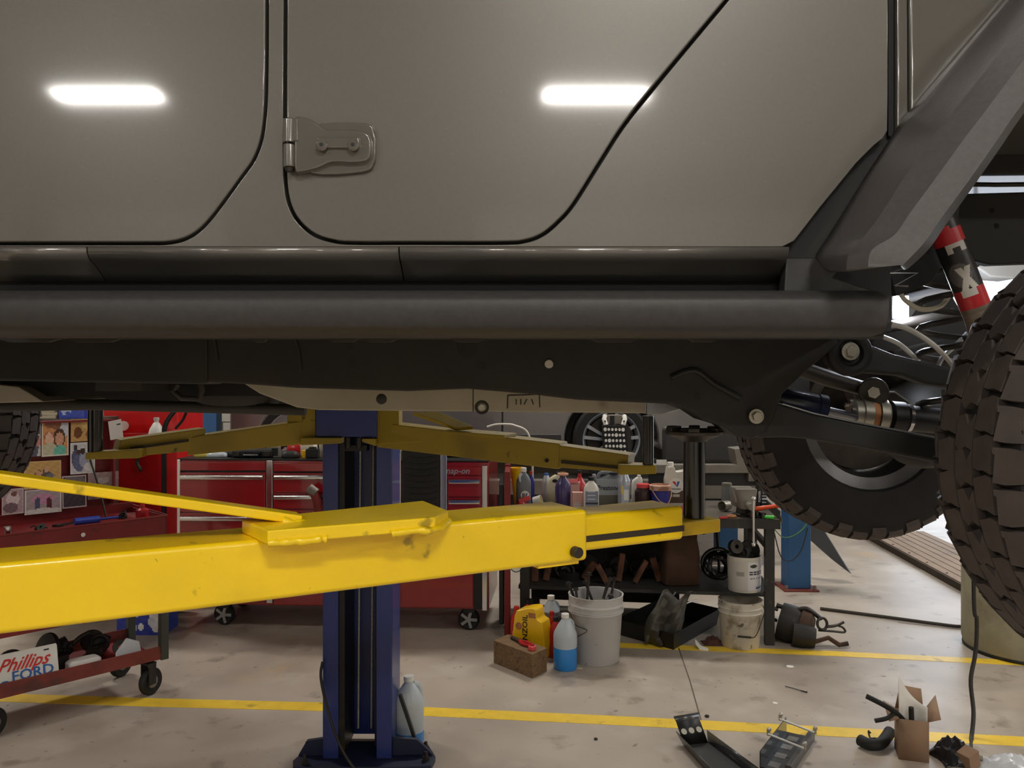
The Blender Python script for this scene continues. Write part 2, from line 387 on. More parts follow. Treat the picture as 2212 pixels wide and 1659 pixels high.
build('door_seal', M().box(W(-150, -425, DB + .021), W(1935, 560, DB + .035)), 'rubber', car)
# rocker below the doors, three pressings with seams
prof = [(533.5, 1.350), (545, 1.351), (556, 1.356), (563, 1.364), (572, 1.376), (590, 1.396), (606, 1.412)]
def sweep(name, prof, xa, xb, mt, dx, parent=car, closed=False, **k):
    pa = [Vector(((xa - CX) * dx / F, d, H - (y - CY) * d / F)) for y, d in prof]; pb = [Vector(((xb - CX) * dx / F, p.y, p.z)) for p in pa]
    m = M()
    if closed: m.prism(pa, pb[0] - pa[0])
    else: m.loft([pa, pb])
    return build(name, m, mt, parent, **k)
for a, b in ((-120, 186.5), (189.5, 860.5), (863.5, 1704)): sweep('rocker_panel', prof, a, b, 'paint', DB, ang=60, solid=.0025)
sp = [(628, 1.44), (627.5, 1.33), (629, 1.288), (634, 1.266), (642, 1.255), (652, 1.251), (676, 1.252), (700, 1.256), (713, 1.264), (722, 1.280), (727, 1.31), (729, 1.36), (731, 1.44)]
sweep('step_rail', sp, -140, 1925, 'plastic_black', 1.25, closed=True, ang=50, bevel=.004)
build('sill_backing', M().box(W(-170, 598, 1.425), W(1760, 640, 1.44)), 'rubber', car)
build('pinch_seam', M().box(W(-150, 719, 1.47), W(1900, 733, 1.485)), 'under', car)
for x, w_ in ((60, 70), (200, 60), (560, 16), (740, 34), (820, 40), (1010, 40), (1330, 60), (1520, 34)):
    build('seam_tab', M().prism(px([(x - w_, 731), (x + w_, 731), (x + w_ * .6, 739), (x - w_ * .6, 739)], 1.468), (0, .012, 0)), 'under', car)
# front of the body: recess, fender panel, flare
plate('recess_trim', [(1919, -430), (1952, -430), (1952, 250), (1925, 296), (1919, 292)], DB + .014, .012, 'rubber', 0)
plate('fender_edge', [(1938, -430), (1960, -430), (1962, 236), (1966, 252), (1938, 300)], DB + .003, .012, 'paint_edge', .003)
plate('front_fender', [(1964, -330), (3050, -330), (3050, -195), (2480, -170), (2330, -125), (2215, -30), (2176, 10), (2070, 135), (1976, 254), (1968, 246)], DB - .004, .016, 'paint_edge', .004, seg=3)
plate('flare_shadow_liner', [(1700, 533), (1860, 350), (1918, 296), (1935, 285), (2010, 300), (1960, 380), (1800, 600), (1925, 640), (1925, 700), (1690, 700)], DB + .022, .03, 'plastic_black', .003)  # black liner put where the flare's shadow falls on the body side
rows = [[(3000, -215, 0), (3000, -205, 0), (3000, -190, 0), (3000, -160, 0), (3000, -115, 0), (3000, -50, 0), (3000, -45, 0)],
        [(2560, -205, 0), (2560, -195, 0), (2560, -182, 0), (2560, -152, 0), (2560, -108, 0), (2562, -44, 0), (2562, -38, 0)],
        [(2340, -160, 0), (2350, -152, 0), (2362, -144, 0), (2400, -120, 0), (2440, -90, 0), (2484, -36, 0), (2488, -30, 0)],
        [(2235, -70, 1.352), (2248, -70, 1.30), (2262, -70, 1.275), (2315, -70, 1.215), (2372, -70, 1.17), (2440, -70, 1.155), (2440, -66, 1.22)],
        [(2174, 2, 1.352), (2186, 0, 1.30), (2200, 0, 1.275), (2255, 0, 1.215), (2312, 0, 1.17), (2378, 0, 1.155), (2384, 8, 1.22)],
        [(2070, 122, 1.352), (2082, 122, 1.30), (2096, 122, 1.275), (2158, 122, 1.215), (2218, 122, 1.17), (2282, 122, 1.155), (2290, 130, 1.22)],
        [(1967, 242, 1.352), (1981, 243, 1.30), (1995, 243, 1.275), (2064, 241, 1.215), (2130, 240, 1.17), (2192, 241, 1.155), (2202, 250, 1.22)],
        [(1925, 303, 1.352), (1941, 300, 1.30), (1956, 300, 1.275), (2016, 300, 1.215), (2084, 300, 1.17), (2146, 308, 1.155), (2156, 318, 1.22)],
        [(1872, 384, 1.352), (1884, 384, 1.30), (1897, 382, 1.275), (1960, 380, 1.215), (2026, 380, 1.17), (2090, 388, 1.155), (2100, 398, 1.22)],
        [(1816, 474, 1.352), (1832, 474, 1.30), (1848, 470, 1.275), (1905, 466, 1.215), (1966, 462, 1.17), (2030, 470, 1.155), (2040, 482, 1.22)],
        [(1785, 522, 1.352), (1806, 520, 1.30), (1822, 518, 1.275), (1872, 510, 1.215), (1932, 510, 1.17), (1994, 522, 1.155), (2004, 534, 1.22)],
        [(1766, 552, 1.352), (1784, 552, 1.30), (1798, 552, 1.275), (1838, 548, 1.215), (1884, 542, 1.17), (1952, 566, 1.155), (1962, 574, 1.22)],
        [(1770, 562, 1.352), (1786, 580, 1.30), (1796, 588, 1.275), (1832, 586, 1.225), (1876, 580, 1.19), (1944, 572, 1.165), (1950, 578, 1.22)]]
DD = (1.352, 1.31, 1.295, 1.195, 1.165, 1.160, 1.22)
rows = [[(p[0], p[1], DD[i]) for i, p in enumerate(r)] for r in rows]
cols = [smooth([W(*r[i]) for r in rows], 5) for i in range(7)]
fl = build('fender_flare', M().loft([[c[k] for c in cols] for k in range(len(cols[0]))]), 'flare', car, ang=30, solid=.006)
plate('wheel_house_liner', [(1915, 560), (2040, 440), (2120, 300), (2300, 60), (2520, 60), (2520, 372), (2120, 376), (2075, 425), (2070, 500), (2045, 560), (2010, 612), (1935, 640), (1925, 600)], 1.72, .02, 'frame', .003)
build('brake_line', M().tube([W(2085, 398, 1.75), W(2150, 399, 1.75), W(2400, 396, 1.75)], .005, 8), 'steel_dark', car)
# lower front hinge of the front door
hg = build('door_hinge', M().prism(px(smooth([(640, 262), (664, 260), (684, 268), (712, 285), (770, 286), (800, 296), (806, 322), (800, 350), (770, 357), (722, 356), (692, 368), (664, 375), (642, 374), (640, 318)], 4, True), DB), (0, -.016, 0)), 'paint_edge', car, bevel=.006, seg=3)
build('hinge_step', M().prism(px(smooth([(672, 272), (790, 268), (812, 290), (814, 322), (810, 354), (786, 374), (676, 378), (664, 340), (664, 300)], 4, True), DB), (0, -.0075, 0)), 'paint_edge', hg, bevel=.004, seg=3)
build('hinge_rib', M().prism(px([(690, 303), (782, 303), (782, 328), (690, 328)], DB), (0, -.021, 0)), 'paint_edge', hg, bevel=.004, seg=3)
c0 = W(624.5, 270, DB - .016); kn = M().cyl(W(624.5, 258, DB - .012), W(624.5, 309, DB - .012), .0098, n=20)
kn.prism(px([(624, 258), (648, 262), (648, 309), (624, 309)], DB - .004), (0, -.014, 0)); build('knuckle', kn, 'paint_edge', hg, bevel=.0015)
build('knuckle', M().cyl(W(625, 312, DB - .011), W(625, 362, DB - .011), .0094, n=20), 'paint_edge', hg, bevel=.002)
build('hinge_pin', M().cyl(W(625, 363, DB - .011), W(625, 371, DB - .011), .008, .0055, n=16), 'steel_dark', hg)
for bx in (695.5, 763):
    p = W(bx, 314, DB - .022); q = p + Vector((0, -.004, 0))
    b = build('bolt', M().lathe([(.0001, 0), (.0093, 0), (.0093, .003), (.0068, .0052), (.0001, .0052)], p, (0, -1, 0), 24), 'paint_edge', hg)
    st = [(p + Vector((math.cos(k * PI / 6) * (.0036 if k % 2 else .0024), -.0054, math.sin(k * PI / 6) * (.0036 if k % 2 else .0024)))) for k in range(12)]
# chrome-like torx recesses are joined with each bolt's dark socket
for bx in (695.5, 763):
    p = W(bx, 314, DB - .022)
    build('socket', M().prism([p + Vector((math.cos(k * PI / 6) * (.0038 if k % 2 else .0026), -.0053, math.sin(k * PI / 6) * (.0038 if k % 2 else .0026))) for k in range(12)], (0, -.0004, 0)), 'dark', hg)
# small marks on the paint: scuff and drain plug
build('roof_and_cab', M().box((-2.4, 1.45, 1.66), (.52, 2.80, 3.0)).box((.52, 1.42, 2.02), (1.75, 2.78, 2.42)), 'paint', car, bevel=.03)
build('cowl', M().box((.40, 1.45, 1.64), (.66, 2.80, 2.40)), 'dark', car)
build('floor_pan', M().box((-2.4, 1.43, 1.645), (.56, 2.78, 1.665)), 'under', car)
# chassis
rail = [(-150, 715), (1800, 715), (1815, 742), (1770, 778), (1745, 800), (1692, 850), (1672, 905), (1655, 935), (1625, 948), (1590, 942), (1560, 920), (1520, 908), (1490, 888), (1450, 873), (1250, 864), (1130, 850), (1010, 840), (880, 845), (640, 838), (520, 829), (450, 826), (440, 830), (-150, 820)]
fr = plate('frame_rail', rail, 1.70, .10, 'frame', .006)
for x, y, r in ((755, 745, .011), (760, 786, .008), (1040, 790, .009), (1655, 790, .010), (1506, 858, .007), (1010, 752, .02)):
    build('frame_hole', M().cyl(W(x, y, 1.699), W(x, y, 1.6985), r, n=16), 'dark', fr)
build('plug', M().cyl(W(1186, 786, 1.70), W(1186, 786, 1.694), .0095, n=20), 'zinc', fr, bevel=.002)
build('weld_seam', M().tube([W(445, 722, 1.697), W(446, 826, 1.697)], .002, 6), 'under', fr)
build('weld_seam', M().tube([W(636, 728, 1.697), W(646, 760, 1.697), W(650, 800, 1.697)], .0022, 6), 'under', fr)
build('weld_seam', M().tube([W(462, 728, 1.697), W(470, 780, 1.697)], .002, 6), 'under', fr)
build('bracket_rib', M().tube(smooth([W(1450, 815, 1.697), W(1500, 800, 1.695), (W(1545, 830, 1.695)), W(1600, 860, 1.695)], 5), .006, 8), 'frame', fr)
build('frame_rail', M().box((-2.2, 2.52, 1.47), (.9, 2.62, 1.62)), 'frame', car)
sk = plate('skid_plate', [(505, 815), (560, 850), (640, 880), (690, 886), (1020, 889), (1396, 893), (1396, 845), (1200, 812)], 1.86, .60, 'skid', .004)
build('joint_line', M().prism(px([(1021, 838), (1023, 838), (1023, 889), (1021, 889)], 1.8595), (0, -.0006, 0)), 'dark', sk)
bc = W(1041, 880, 1.86); build('bolt', M().cyl(bc, bc + Vector((0, -.006, 0)), .0085, n=6), 'zinc', sk, bevel=.001)
build('bolt_recess', M().torus(bc, (0, 1, 0), .013, .003, 20, 6), 'under', sk)
fr_ = M()
for a, b in (((1097, 854), (1165, 852)), ((1165, 852), (1166, 880)), ((1097, 854), (1096, 882)), ((1115, 862), (1115, 874)), ((1125, 862), (1125, 874)), ((1138, 862), (1132, 874)), ((1148, 862), (1152, 874))):
    fr_.tube([W(*a, 1.859), W(*b, 1.859)], .0013, 5)
build('embossed_panel', fr_, 'under', sk)
build('dimple', M().lathe([(.012, 0), (.010, .0015), (.0001, .002)], W(824, 862, 1.86), (0, -1, 0), 16), 'under', sk)
plate('body_mount', [(1396, 866), (1480, 862), (1500, 872), (1470, 885), (1430, 896), (1398, 896)], 2.0, .12, 'alu', .003)
# left: exhaust, shield, bracket
build('exhaust_pipe', M().tube([W(-60, 878, 2.1), W(200, 874, 2.1), W(430, 880, 2.1), W(660, 886, 2.1)], .014, 10), 'under', car)
build('muffler', M().sup([(-.02, .10, .06), (0, .11, .07), (.05, .11, .07), (.07, .10, .06)], W(510, 864, 2.15), 0), 'under', car)
build('exhaust_bracket', M().tube([W(385, 830, 1.95), W(376, 845, 1.95), W(392, 860, 1.95), W(430, 862, 1.95), W(436, 845, 1.95), W(434, 830, 1.95)], .007, 8), 'under', car)
plate('rear_skid', [(-60, 825), (40, 835), (95, 868), (-60, 872)], 1.95, .3, 'skid', .003)
build('underbody_shield', M().box((-2.3, 2.0, 1.515), (-.45, 2.6, 1.56)), 'dark', car)
build('cross_member', M().box((-.9, 1.8, 1.53), (-.8, 2.6, 1.60)), 'under', car)
# suspension
def bolt_head(name, x, y, d, R, parent=car):
    b = build(name, M().cyl(W(x, y, d), W(x, y, d) - Vector((0, .005, 0)), R, n=24), 'zinc', parent, bevel=.0012)
    build('hex_head', M().cyl(W(x, y, d) - Vector((0, .005, 0)), W(x, y, d) - Vector((0, .015, 0)), R * .66, n=6), 'zinc', b, bevel=.0012)
bolt_head('pivot_bolt', 1633, 899, 1.69, .0155)
lca = plate('lower_control_arm', [(1640, 850), (1690, 872), (1760, 893), (1850, 912), (2060, 952), (2100, 980), (2080, 1008), (2020, 999), (1850, 966), (1740, 948), (1700, 945), (1640, 946), (1612, 930), (1606, 890)], 1.705, .06, 'frame', .008)
build('arm_edge', M().tube([W(1690, 872, 1.703), W(1760, 893, 1.703), W(1850, 912, 1.703), W(2050, 950, 1.703)], .0016, 6), 'alu', lca)
uca = plate('upper_control_arm', [(1800, 735), (1865, 738), (1930, 764), (2000, 782), (2080, 800), (2080, 842), (2000, 830), (1950, 812), (1880, 806), (1820, 806), (1795, 785), (1788, 755)], 1.72, .045, 'frame', .008)
build('bushing', M().torus(W(1835, 763, 1.715), (0, 1, 0), .036, .012, 24, 8), 'rubber', uca)
bolt_head('pivot_bolt', 1836, 759, 1.71, .0185)
tb = build('track_bar', M().tube([W(1715, 792, 1.98), W(1790, 818, 1.98), W(1860, 838, 1.98), W(1900, 842, 1.98)], [.02, .02, .018, .022], 10), 'steel_dark', car)
build('track_bar_bushing', M().cyl(W(1887, 847, 1.93), W(1887, 847, 2.05), .034, n=20), 'steel_dark', tb, bevel=.004)
build('track_bar_bolt', M().cyl(W(1888, 848, 1.93), W(1888, 848, 1.915), .014, n=6), 'zinc', tb)
build('bracket', M().prism(px([(1840, 845), (1935, 845), (1985, 880), (1985, 930), (1880, 935)], 2.1), (0, .06, 0)), 'steel_dark', car, bevel=.006)
dm = build('steering_damper', M().lathe([(.001, 0), (.028, 0), (.030, .004), (.030, .092), (.032, .094), (.032, .112), (.014, .115), (.014, .12), (.001, .12)], W(1672, 862, 1.83), (W(1776, 884, 1.83) - W(1672, 862, 1.83)), 24), 'damper_blue', car)
build('damper_rod', M().cyl(W(1772, 884, 1.83), W(1850, 902, 1.93), .010, n=12), 'damper_blue', dm)
a0, a1 = W(1830, 892, 1.95), W(2060, 912, 1.95); ax = (a1 - a0).normalized()
ds = build('drive_shaft', M().lathe([(.001, .10), (.037, .10), (.037, .13), (.030, .135), (.030, .30), (.001, .30)], a0, ax, 24), 'black', car)
build('shaft_flange', M().lathe([(.001, .005), (.028, .005), (.034, .012), (.034, .028), (.038, .03), (.038, .05), (.001, .05)], a0, ax, 24), 'zinc', ds)
build('shaft_ring', M().lathe([(.001, .051), (.037, .051), (.037, .064), (.001, .064)], a0, ax, 24), 'rust', ds)
build('shaft_ring', M().lathe([(.001, .066), (.041, .066), (.041, .085), (.036, .09), (.001, .09)], a0, ax, 24), 'zinc', ds)
build('shaft_ring', M().lathe([(.001, .137), (.034, .137), (.034, .145), (.001, .145)], a0, ax, 24), 'chrome', ds)
for k in range(6):
    u, w_ = M().frame(ax); q = a0 + (u * math.cos(k * PI / 3) + w_ * math.sin(k * PI / 3)) * .027 + ax * .0
    build('flange_bolt', M().cyl(q, q + ax * .008, .006, n=6), 'chrome', ds)
build('front_axle', M().cyl((1.16, 1.50, 1.433), (1.16, 2.72, 1.433), .04, n=20).sphere((1.16, 2.35, 1.433), .13, 20, 12), 'frame', car)
# shock absorber with printed body
s0, s1 = W(2030, 470, 1.66), W(2128, 715, 1.66); sa = (s1 - s0).normalized(); SL = (s1 - s0).length
sh = build('shock_absorber', M().cyl(s0, s0 + sa * SL * .62, .0275, n=24), 'black', car)
def shock_print(t, a):
    if t < .05: return (24, 22, 24)
    if t < .24: return (196, 40, 46) if (t > .09 or a < .6) else (24, 22, 24)
    if t < .34: return (206, 200, 190) if .38 < a < .82 and not (.5 < a < .66 and t > .29) else (30, 28, 28)
    if t < .44: return (26, 25, 26) if abs(a - .55) > .2 else (36, 34, 34)
    if t < .74:
        e = ((a - .45) / .34) ** 2 + ((t - .58) / .17) ** 2
        x1 = abs((a - .55) - (t - .62) * .9); x2 = abs((a - .55) + (t - .62) * .9)
        if min(x1, x2) < .07 and t > .5: return (210, 204, 192)
        return (44, 42, 42) if .55 < e < 1.15 else ((96, 92, 88) if e < .55 else (30, 29, 30))
    if t < .95: return (206, 200, 190) if abs(a - .5) < .16 and t < .82 else (190, 44, 50)
    return (120, 108, 92)
m = M(); m.c = []; u, w_ = m.frame(sa); NT, NA = 130, 96; dirs = []
cam_dir = (Vector((0, 0, H)) - s0); cam_dir = (cam_dir - sa * cam_dir.dot(sa)).normalized(); side = sa.cross(cam_dir)
for i in range(NT + 1):
    for k in range(NA): 
        an = PI * (2 * k / NA) - PI; m.v.append(s0 + sa * SL * (.04 + .78 * i / NT) + (cam_dir * math.cos(an) - side * math.sin(an)) * .0285)
for i in range(NT):
    for k in range(NA):
        m.f.append((i * NA + k, i * NA + (k + 1) % NA, (i + 1) * NA + (k + 1) % NA, (i + 1) * NA + k)); an = (2 * (k + .5) / NA) - 1
        m.c.append(srgb(*shock_print(i / NT, .5 + an)))
build('shock_wrap', m, 'print', sh)
build('shock_lower_body', M().lathe([(.001, 0), (.028, 0), (.0285, .02), (.031, .06), (.031, .1), (.001, .1)], s0 + sa * SL * .80, sa, 24), 'tan_shock', sh)
build('shock_top_mount', M().cyl(s0 - sa * .1, s0, .012, n=12), 'black', sh)
# inner fender, tower and loose hoses lit by daylight from the far doorway
build('inner_fender', M().prism(px([(2075, 418), (2440, 408), (2440, 560), (2300, 566), (2140, 572), (2090, 560), (2060, 500)], 1.80), (0, .03, 0)), 'frame', car, bevel=.004)
for x, y in ((2142, 455), (2152, 488)): build('panel_hole', M().cyl(W(x, y, 1.799), W(x, y, 1.798), .006, n=12), 'dark', car)
build('frame_horn', M().tube([W(1930, 790, 2.35), W(2100, 752, 2.35), W(2260, 740, 2.35)], .045, 12), 'frame', car)
build('sway_bar', M().tube([W(1915, 706, 2.2), W(2010, 690, 2.2), W(2060, 678, 2.2)], .016, 10), 'steel_dark', car)
build('tie_rod', M().tube([W(1920, 655, 2.3), W(2000, 635, 2.3), W(2060, 620, 2.3)], .014, 10), 'alu', car)
build('brake_hose', M().tube(smooth([W(1925, 700, 1.9), W(1965, 712, 1.9), W(2010, 740, 1.9), W(2040, 768, 1.9), W(2062, 795, 1.9)], 6), .006, 8), 'white_plastic', car)
build('brake_hose', M().tube(smooth([W(1908, 728, 2.0), W(1945, 745, 2.0), W(1985, 781, 2.0)], 6), .0055, 8), 'white_plastic', car)
build('breather_hose', M().tube(smooth([W(1935, 615, 1.95), W(1955, 648, 1.95), W(1990, 668, 1.95), (W(2030, 662, 1.95)), W(2050, 640, 1.95)], 6), .006, 8), 'cream', car)
build('wire_harness', M().tube(smooth([W(2025, 792, 1.98), W(2038, 770, 1.98), W(2068, 742, 1.98), W(2090, 720, 1.98)], 5), .006, 8), 'alu', car)
build('bright_fold_edge', M().tube([W(1962, 576, 1.45), W(1922, 590, 1.45), W(1982, 590, 1.45), W(1932, 617, 1.45), W(1962, 618, 1.45)], .0018, 6), 'alu', car)  # pale zigzag tube standing in for bright edges of folded plastic
build('daylight_card', M().prism(px([(2105, 575), (2160, 560), (2260, 560), (2260, 590), (2190, 602), (2140, 598)], 2.3), (0, .08, 0)), 'white_plastic', car, bevel=.006)  # white block standing in for bright daylight beyond the wheel well
m = M(); n = 70                                # front coil spring, far side of the axle bracket
m.tube([Vector((1.02 + .062 * math.cos(i * .55), 1.95 + .062 * math.sin(i * .55), 1.47 + i * .0052)) for i in range(n)], .0075, 8)
build('coil_spring', m, 'steel_dark', car)
build('engine_block', M().prism(px([(1960, 560), (2110, 560), (2110, 600), (2060, 640), (2090, 690), (2260, 640), (2400, 640), (2400, 860), (1880, 860), (1880, 690), (1965, 690), (1995, 650)], 2.45), (0, .12, 0)), 'frame', car, bevel=.01)
# wheels
def wheel_meshes():
    ty = M().lathe([(.225, -.11), (.235, -.125), (.30, -.138), (.36, -.132), (.382, -.118), (.386, -.10), (.388, -.05), (.389, 0), (.388, .05), (.386, .10), (.382, .118), (.36, .132), (.30, .138), (.235, .125), (.225, .11), (.215, .10), (.215, -.10)], (0, 0, 0), (0, 1, 0), 72, close=True)
    tr = M(); NB = 40
    def blk(pts, r0=.383, r1=.4015):            # pts: (angle, y) polygon wrapped round the tyre
        n = len(pts); rr = lambda y, r: r - .030 * max(0, (abs(y) - .085) / .05) ** 2
        cx_ = sum(p[0] for p in pts) / n; cy_ = sum(p[1] for p in pts) / n
        lo = [(rr(y, r0) * math.cos(a), y, rr(y, r0) * math.sin(a)) for a, y in pts]
        hi = [(rr(y, r1) * math.cos(cx_ + (a - cx_) * .97), cy_ + (y - cy_) * .97, rr(y, r1) * math.sin(cx_ + (a - cx_) * .97)) for a, y in pts]
        tr.add(lo + hi, [tuple(range(n, 2 * n))] + [(i, (i + 1) % n, (i + 1) % n + n, i + n) for i in range(n)])
    st = 2 * PI / NB
    rnd = random.Random(3)
    for i in range(NB):
        a = i * st
        for k, (y, ph) in enumerate(((-.052, .1), (0, .55), (.052, .25))):
            j = rnd.uniform(-.08, .08); z = (.18 if k % 2 else -.18)
            P = [(-.47, -.0245), (-.34 + z, -.010), (-.46, .004), (-.38, .0245), (.36, .0245), (.48 + z * .4, .010), (.38, -.004), (.46, -.0245)]
            blk([(a + (ph + j + p) * st, y + q) for p, q in P])
        for sgn, ph in ((-1, .35), (1, .0)):
            lg = .038 if i % 2 else .028
            P = [(-.45, .080), (-.30, .080), (-.28, .087), (.42, .080), (.44, .105), (.40, .098 + lg), (-.42, .098 + lg), (-.46, .105)]
            blk([(a + (ph + p) * st, sgn * q) for p, q in P])
    rm = M().lathe([(.222, -.11), (.228, -.115), (.228, -.105), (.205, -.09), (.195, -.02), (.19, .06), (.20, .10), (.228, .108), (.228, .115), (.222, .112), (.19, .10), (.178, .06), (.178, -.06), (.195, -.10)], (0, 0, 0), (0, 1, 0), 48, close=True)
    for k in range(5):
        a = 2 * PI * k / 5; c = Vector((math.cos(a), 0, math.sin(a))); t_ = Vector((-math.sin(a), 0, math.cos(a)))
        rm.prism([c * .05 + t_ * .035 + Vector((0, -.085, 0)), c * .19 + t_ * .05 + Vector((0, -.10, 0)), c * .19 - t_ * .05 + Vector((0, -.10, 0)), c * .05 - t_ * .035 + Vector((0, -.085, 0))], (0, .03, 0))
    rm.cyl((0, -.09, 0), (0, -.05, 0), .07, n=24)
    br = M().cyl((0, .0, 0), (0, .02, 0), .172, n=40); br.cyl((0, -.05, 0), (0, .11, 0), .06, n=20).obox((-.11, .02, .06), (.05, 0, .04), (0, .05, 0), (-.03, 0, .05))
    return ty, tr, rm, br
wm = wheel_meshes(); cache = {}
def wheel(x, y, z, far, rot=0):
    t = bpy.data.objects.new('wheel', None); COL.objects.link(t); t.parent = car; t.location = Vector((x, y, z)) - car.location; t.rotation_euler = (0, 0, PI if far else 0)
    for nm, k, mt in (('tyre', 0, 'tyre_dark'), ('tread', 1, 'tyre'), ('rim', 2, 'rim'), ('brake', 3, 'steel_dark')):
        if nm not in cache:
            me_o = build(nm, wm[k], mt, None, base=(0, 0, 0)); cache[nm] = me_o.data; o = me_o
        else: o = bpy.data.objects.new(nm, cache[nm]); COL.objects.link(o)
        o.location = (0, 0, 0); o.parent = t
    t.rotation_euler.y = rot
    return t
wheel(1.118, 1.325, 1.430, False, .05); wheel(1.195, 2.88, 1.415, True, .2)
wheel(-2.08, 1.325, 1.433, False); wheel(-2.08, 2.88, 1.433, True, .4)
# work lamp left burning in the engine bay
q = W(1945, 664, 2.2); wl = thing('work_lamp', 'small white work lamp burning in the wheel well behind the step rail', 'work lamp', q)
build('housing', M().box(q + Vector((-.024, .0, -.034)), q + Vector((.024, .03, .034))), 'black', wl, bevel=.004)
build('lamp_face', M().box(q + Vector((-.020, -.004, -.030)), q + Vector((.020, -.0002, .030))), 'lamp_face', wl)
build('hook', M().tube([q + Vector((0, .015, .034)), q + Vector((0, .015, .08)), q + Vector((.03, .02, .10))], .004, 8), 'steel_dark', wl)
ll = bpy.data.lights.new('lamp_light', 'POINT'); ll.energy = 5.0; ll.color = (.82, .88, 1.0); ll.shadow_soft_size = .025
lo_ = bpy.data.objects.new('lamp_light', ll); COL.objects.link(lo_); lo_.parent = wl; lo_.location = (0.0, -.035, 0)
# ================================================================== two-post lift
YN = 1.56
# --- near post (left of the picture) with the front arm that crosses it
lp = thing('lift_post', 'near blue lift post with the thick bright yellow arm crossing the foreground', 'car lift', (-1.75, .60, 0))
cx, cy = -1.75, .60
m = M(); m.box((cx - .16, cy - .24, .02), (cx + .16, cy - .22, 3.6)).box((cx - .16, cy - .24, .02), (cx - .145, cy + .06, 3.6)).box((cx + .145, cy - .24, .02), (cx + .16, cy + .06, 3.6))
build('column', m, 'blue_post', lp, bevel=.004)
build('base_plate', M().box((cx - .3, cy - .3, 0), (cx + .3, cy + .12, .02)), 'blue_dark', lp, bevel=.004)
build('carriage', M().box((cx - .13, cy - .16, 1.22), (cx + .13, cy + .16, 1.9)), 'blue_post', lp, bevel=.006)
A = Vector((-.698, 1.136, 0)); B_ = Vector((.146, 1.60, 0)); dr = (B_ - A).normalized(); pr = Vector((-dr.y, dr.x, 0))
zt, zb = 1.306, 1.208; WD = .13
root = A - dr * 1.1
def beam(name, p, q, w, z0, z1, mt, parent, bev, off=0.0):
    p, q = Vector(p), Vector(q); c = (p + q) / 2 + pr * (w / 2 + off); c.z = (z0 + z1) / 2
    return build(name, M().obox(c, (q - p) / 2, pr * w / 2, (0, 0, (z1 - z0) / 2)), mt, parent, bevel=bev, seg=3)
arm = beam('arm', root, B_, WD, zb, zt, 'yellow', lp, .009)
IN = W(1480, 1100, 1.725); IN.z = 0
inn = beam('inner_arm', B_ - dr * .3, B_ + dr * ((IN - B_).dot(dr)), .104, 1.2235, 1.293, 'yellow', lp, .009, .010)
end = B_ + dr * ((IN - B_).dot(dr))
c = (B_ + end) / 2 + pr * .0095; c.z = 1.2475
build('slot', M().obox(c, (end - B_) / 2 - dr * .0005, pr * .0006, (0, 0, .006)), 'groove', inn)
c = end + dr * .04 + pr * .062; c.z = 1.2405
build('pad_plate', M().obox(c, dr * .075, pr * .036, (0, 0, .0145)), 'yellow_worn', inn, bevel=.003)
q = W(1226, 1183, 1.58) ; q = B_ - dr * .032; q.z = 1.229
build('stop_bolt', M().cyl(q, q - pr * .018, .0105, n=16), 'steel_dark', arm, bevel=.002)
q2 = B_ - dr * .06 + pr * .03; build('stop_plate', M().obox((q2.x, q2.y, zb - .003), dr * .045, pr * .02, (0, 0, .003)), 'yellow', arm)
# gusset plate, weld beads and the brace rising to the carriage
zp = 1.328
gp = [G(522, 1122, zp), G(915, 1081, zp), G(968, 1102, zp), G(940, 1117, zp), G(578, 1146, zp)]
gus = build('gusset_plate', M().prism(gp, (0, 0, -.022)), 'yellow', lp, bevel=.003)
rb = random.Random(5)
def bead(pts, r):
    P = smooth(pts, 7); return build('weld_bead', M().tube([p + Vector((rb.uniform(-.001, .001), rb.uniform(-.001, .001), rb.uniform(-.001, .001))) for p in P], [r * rb.uniform(.75, 1.3) for _ in P], 10), 'yellow', gus)
f0, f1, f2 = gp[4], gp[3], gp[2]
dn = Vector((0, 0, -.020)); bead([f0 + dn, f0.lerp(f1, .18) + dn, f0.lerp(f1, .34) + dn], .006); bead([f0.lerp(f1, .72) + dn, f0.lerp(f1, .88) + dn, f1 + dn, f2 + dn], .006)
bb0 = W(-420, 975, 1.08); bb1 = W(650, 1122, 1.36); d_ = (bb1 - bb0).normalized(); s_ = Vector((-d_.y, d_.x, 0)).normalized(); up = d_.cross(s_)
if up.z < 0: up = -up
br = build('brace_bar', M().obox((bb0 + bb1) / 2 + s_ * .012, (bb1 - bb0) / 2, s_ * .022, up * .0075), 'yellow', lp, bevel=.003)
bead([bb1 - d_ * .03 - s_ * .012 - up * .006, bb1 - s_ * .012 - up * .007, bb1 + s_ * .002 - up * .008], .0075)
# --- far post
P0 = G(772, 1652)
fp = thing('lift_post', 'blue lift post standing on the floor behind the vehicle, with two shade-darkened yellow arms', 'car lift', (P0.x, P0.y, 0))
yf, xa, xb = 3.36, (697 - CX) * 3.36 / F, (846 - CX) * 3.36 / F
ht = 3.6; th = .014; lip = .062
m = M(); m.box((xa, yf, .02), (xa + lip, yf + th, ht)).box((xb - lip, yf, .02), (xb, yf + th, ht)).box((xa, yf, .02), (xa + th, yf + .25, ht)).box((xb - th, yf, .02), (xb, yf + .25, ht)).box((xa, yf + .236, .02), (xb, yf + .25, ht))
build('column', m, 'blue_post', fp, bevel=.003)
build('guide_liner', M().box((xa + .05, yf + .018, .03), (xa + .085, yf + .23, ht)).box((xb - .085, yf + .1, .03), (xb - .05, yf + .23, ht)), 'grease', fp)
for x in (771, 800):
    X = (x - CX) * 3.36 / F; build('lift_cable', M().tube([(X - .006, yf + .06, .12), (X + .004, yf + .06, 1.4)], .0042, 8), 'cable', fp)
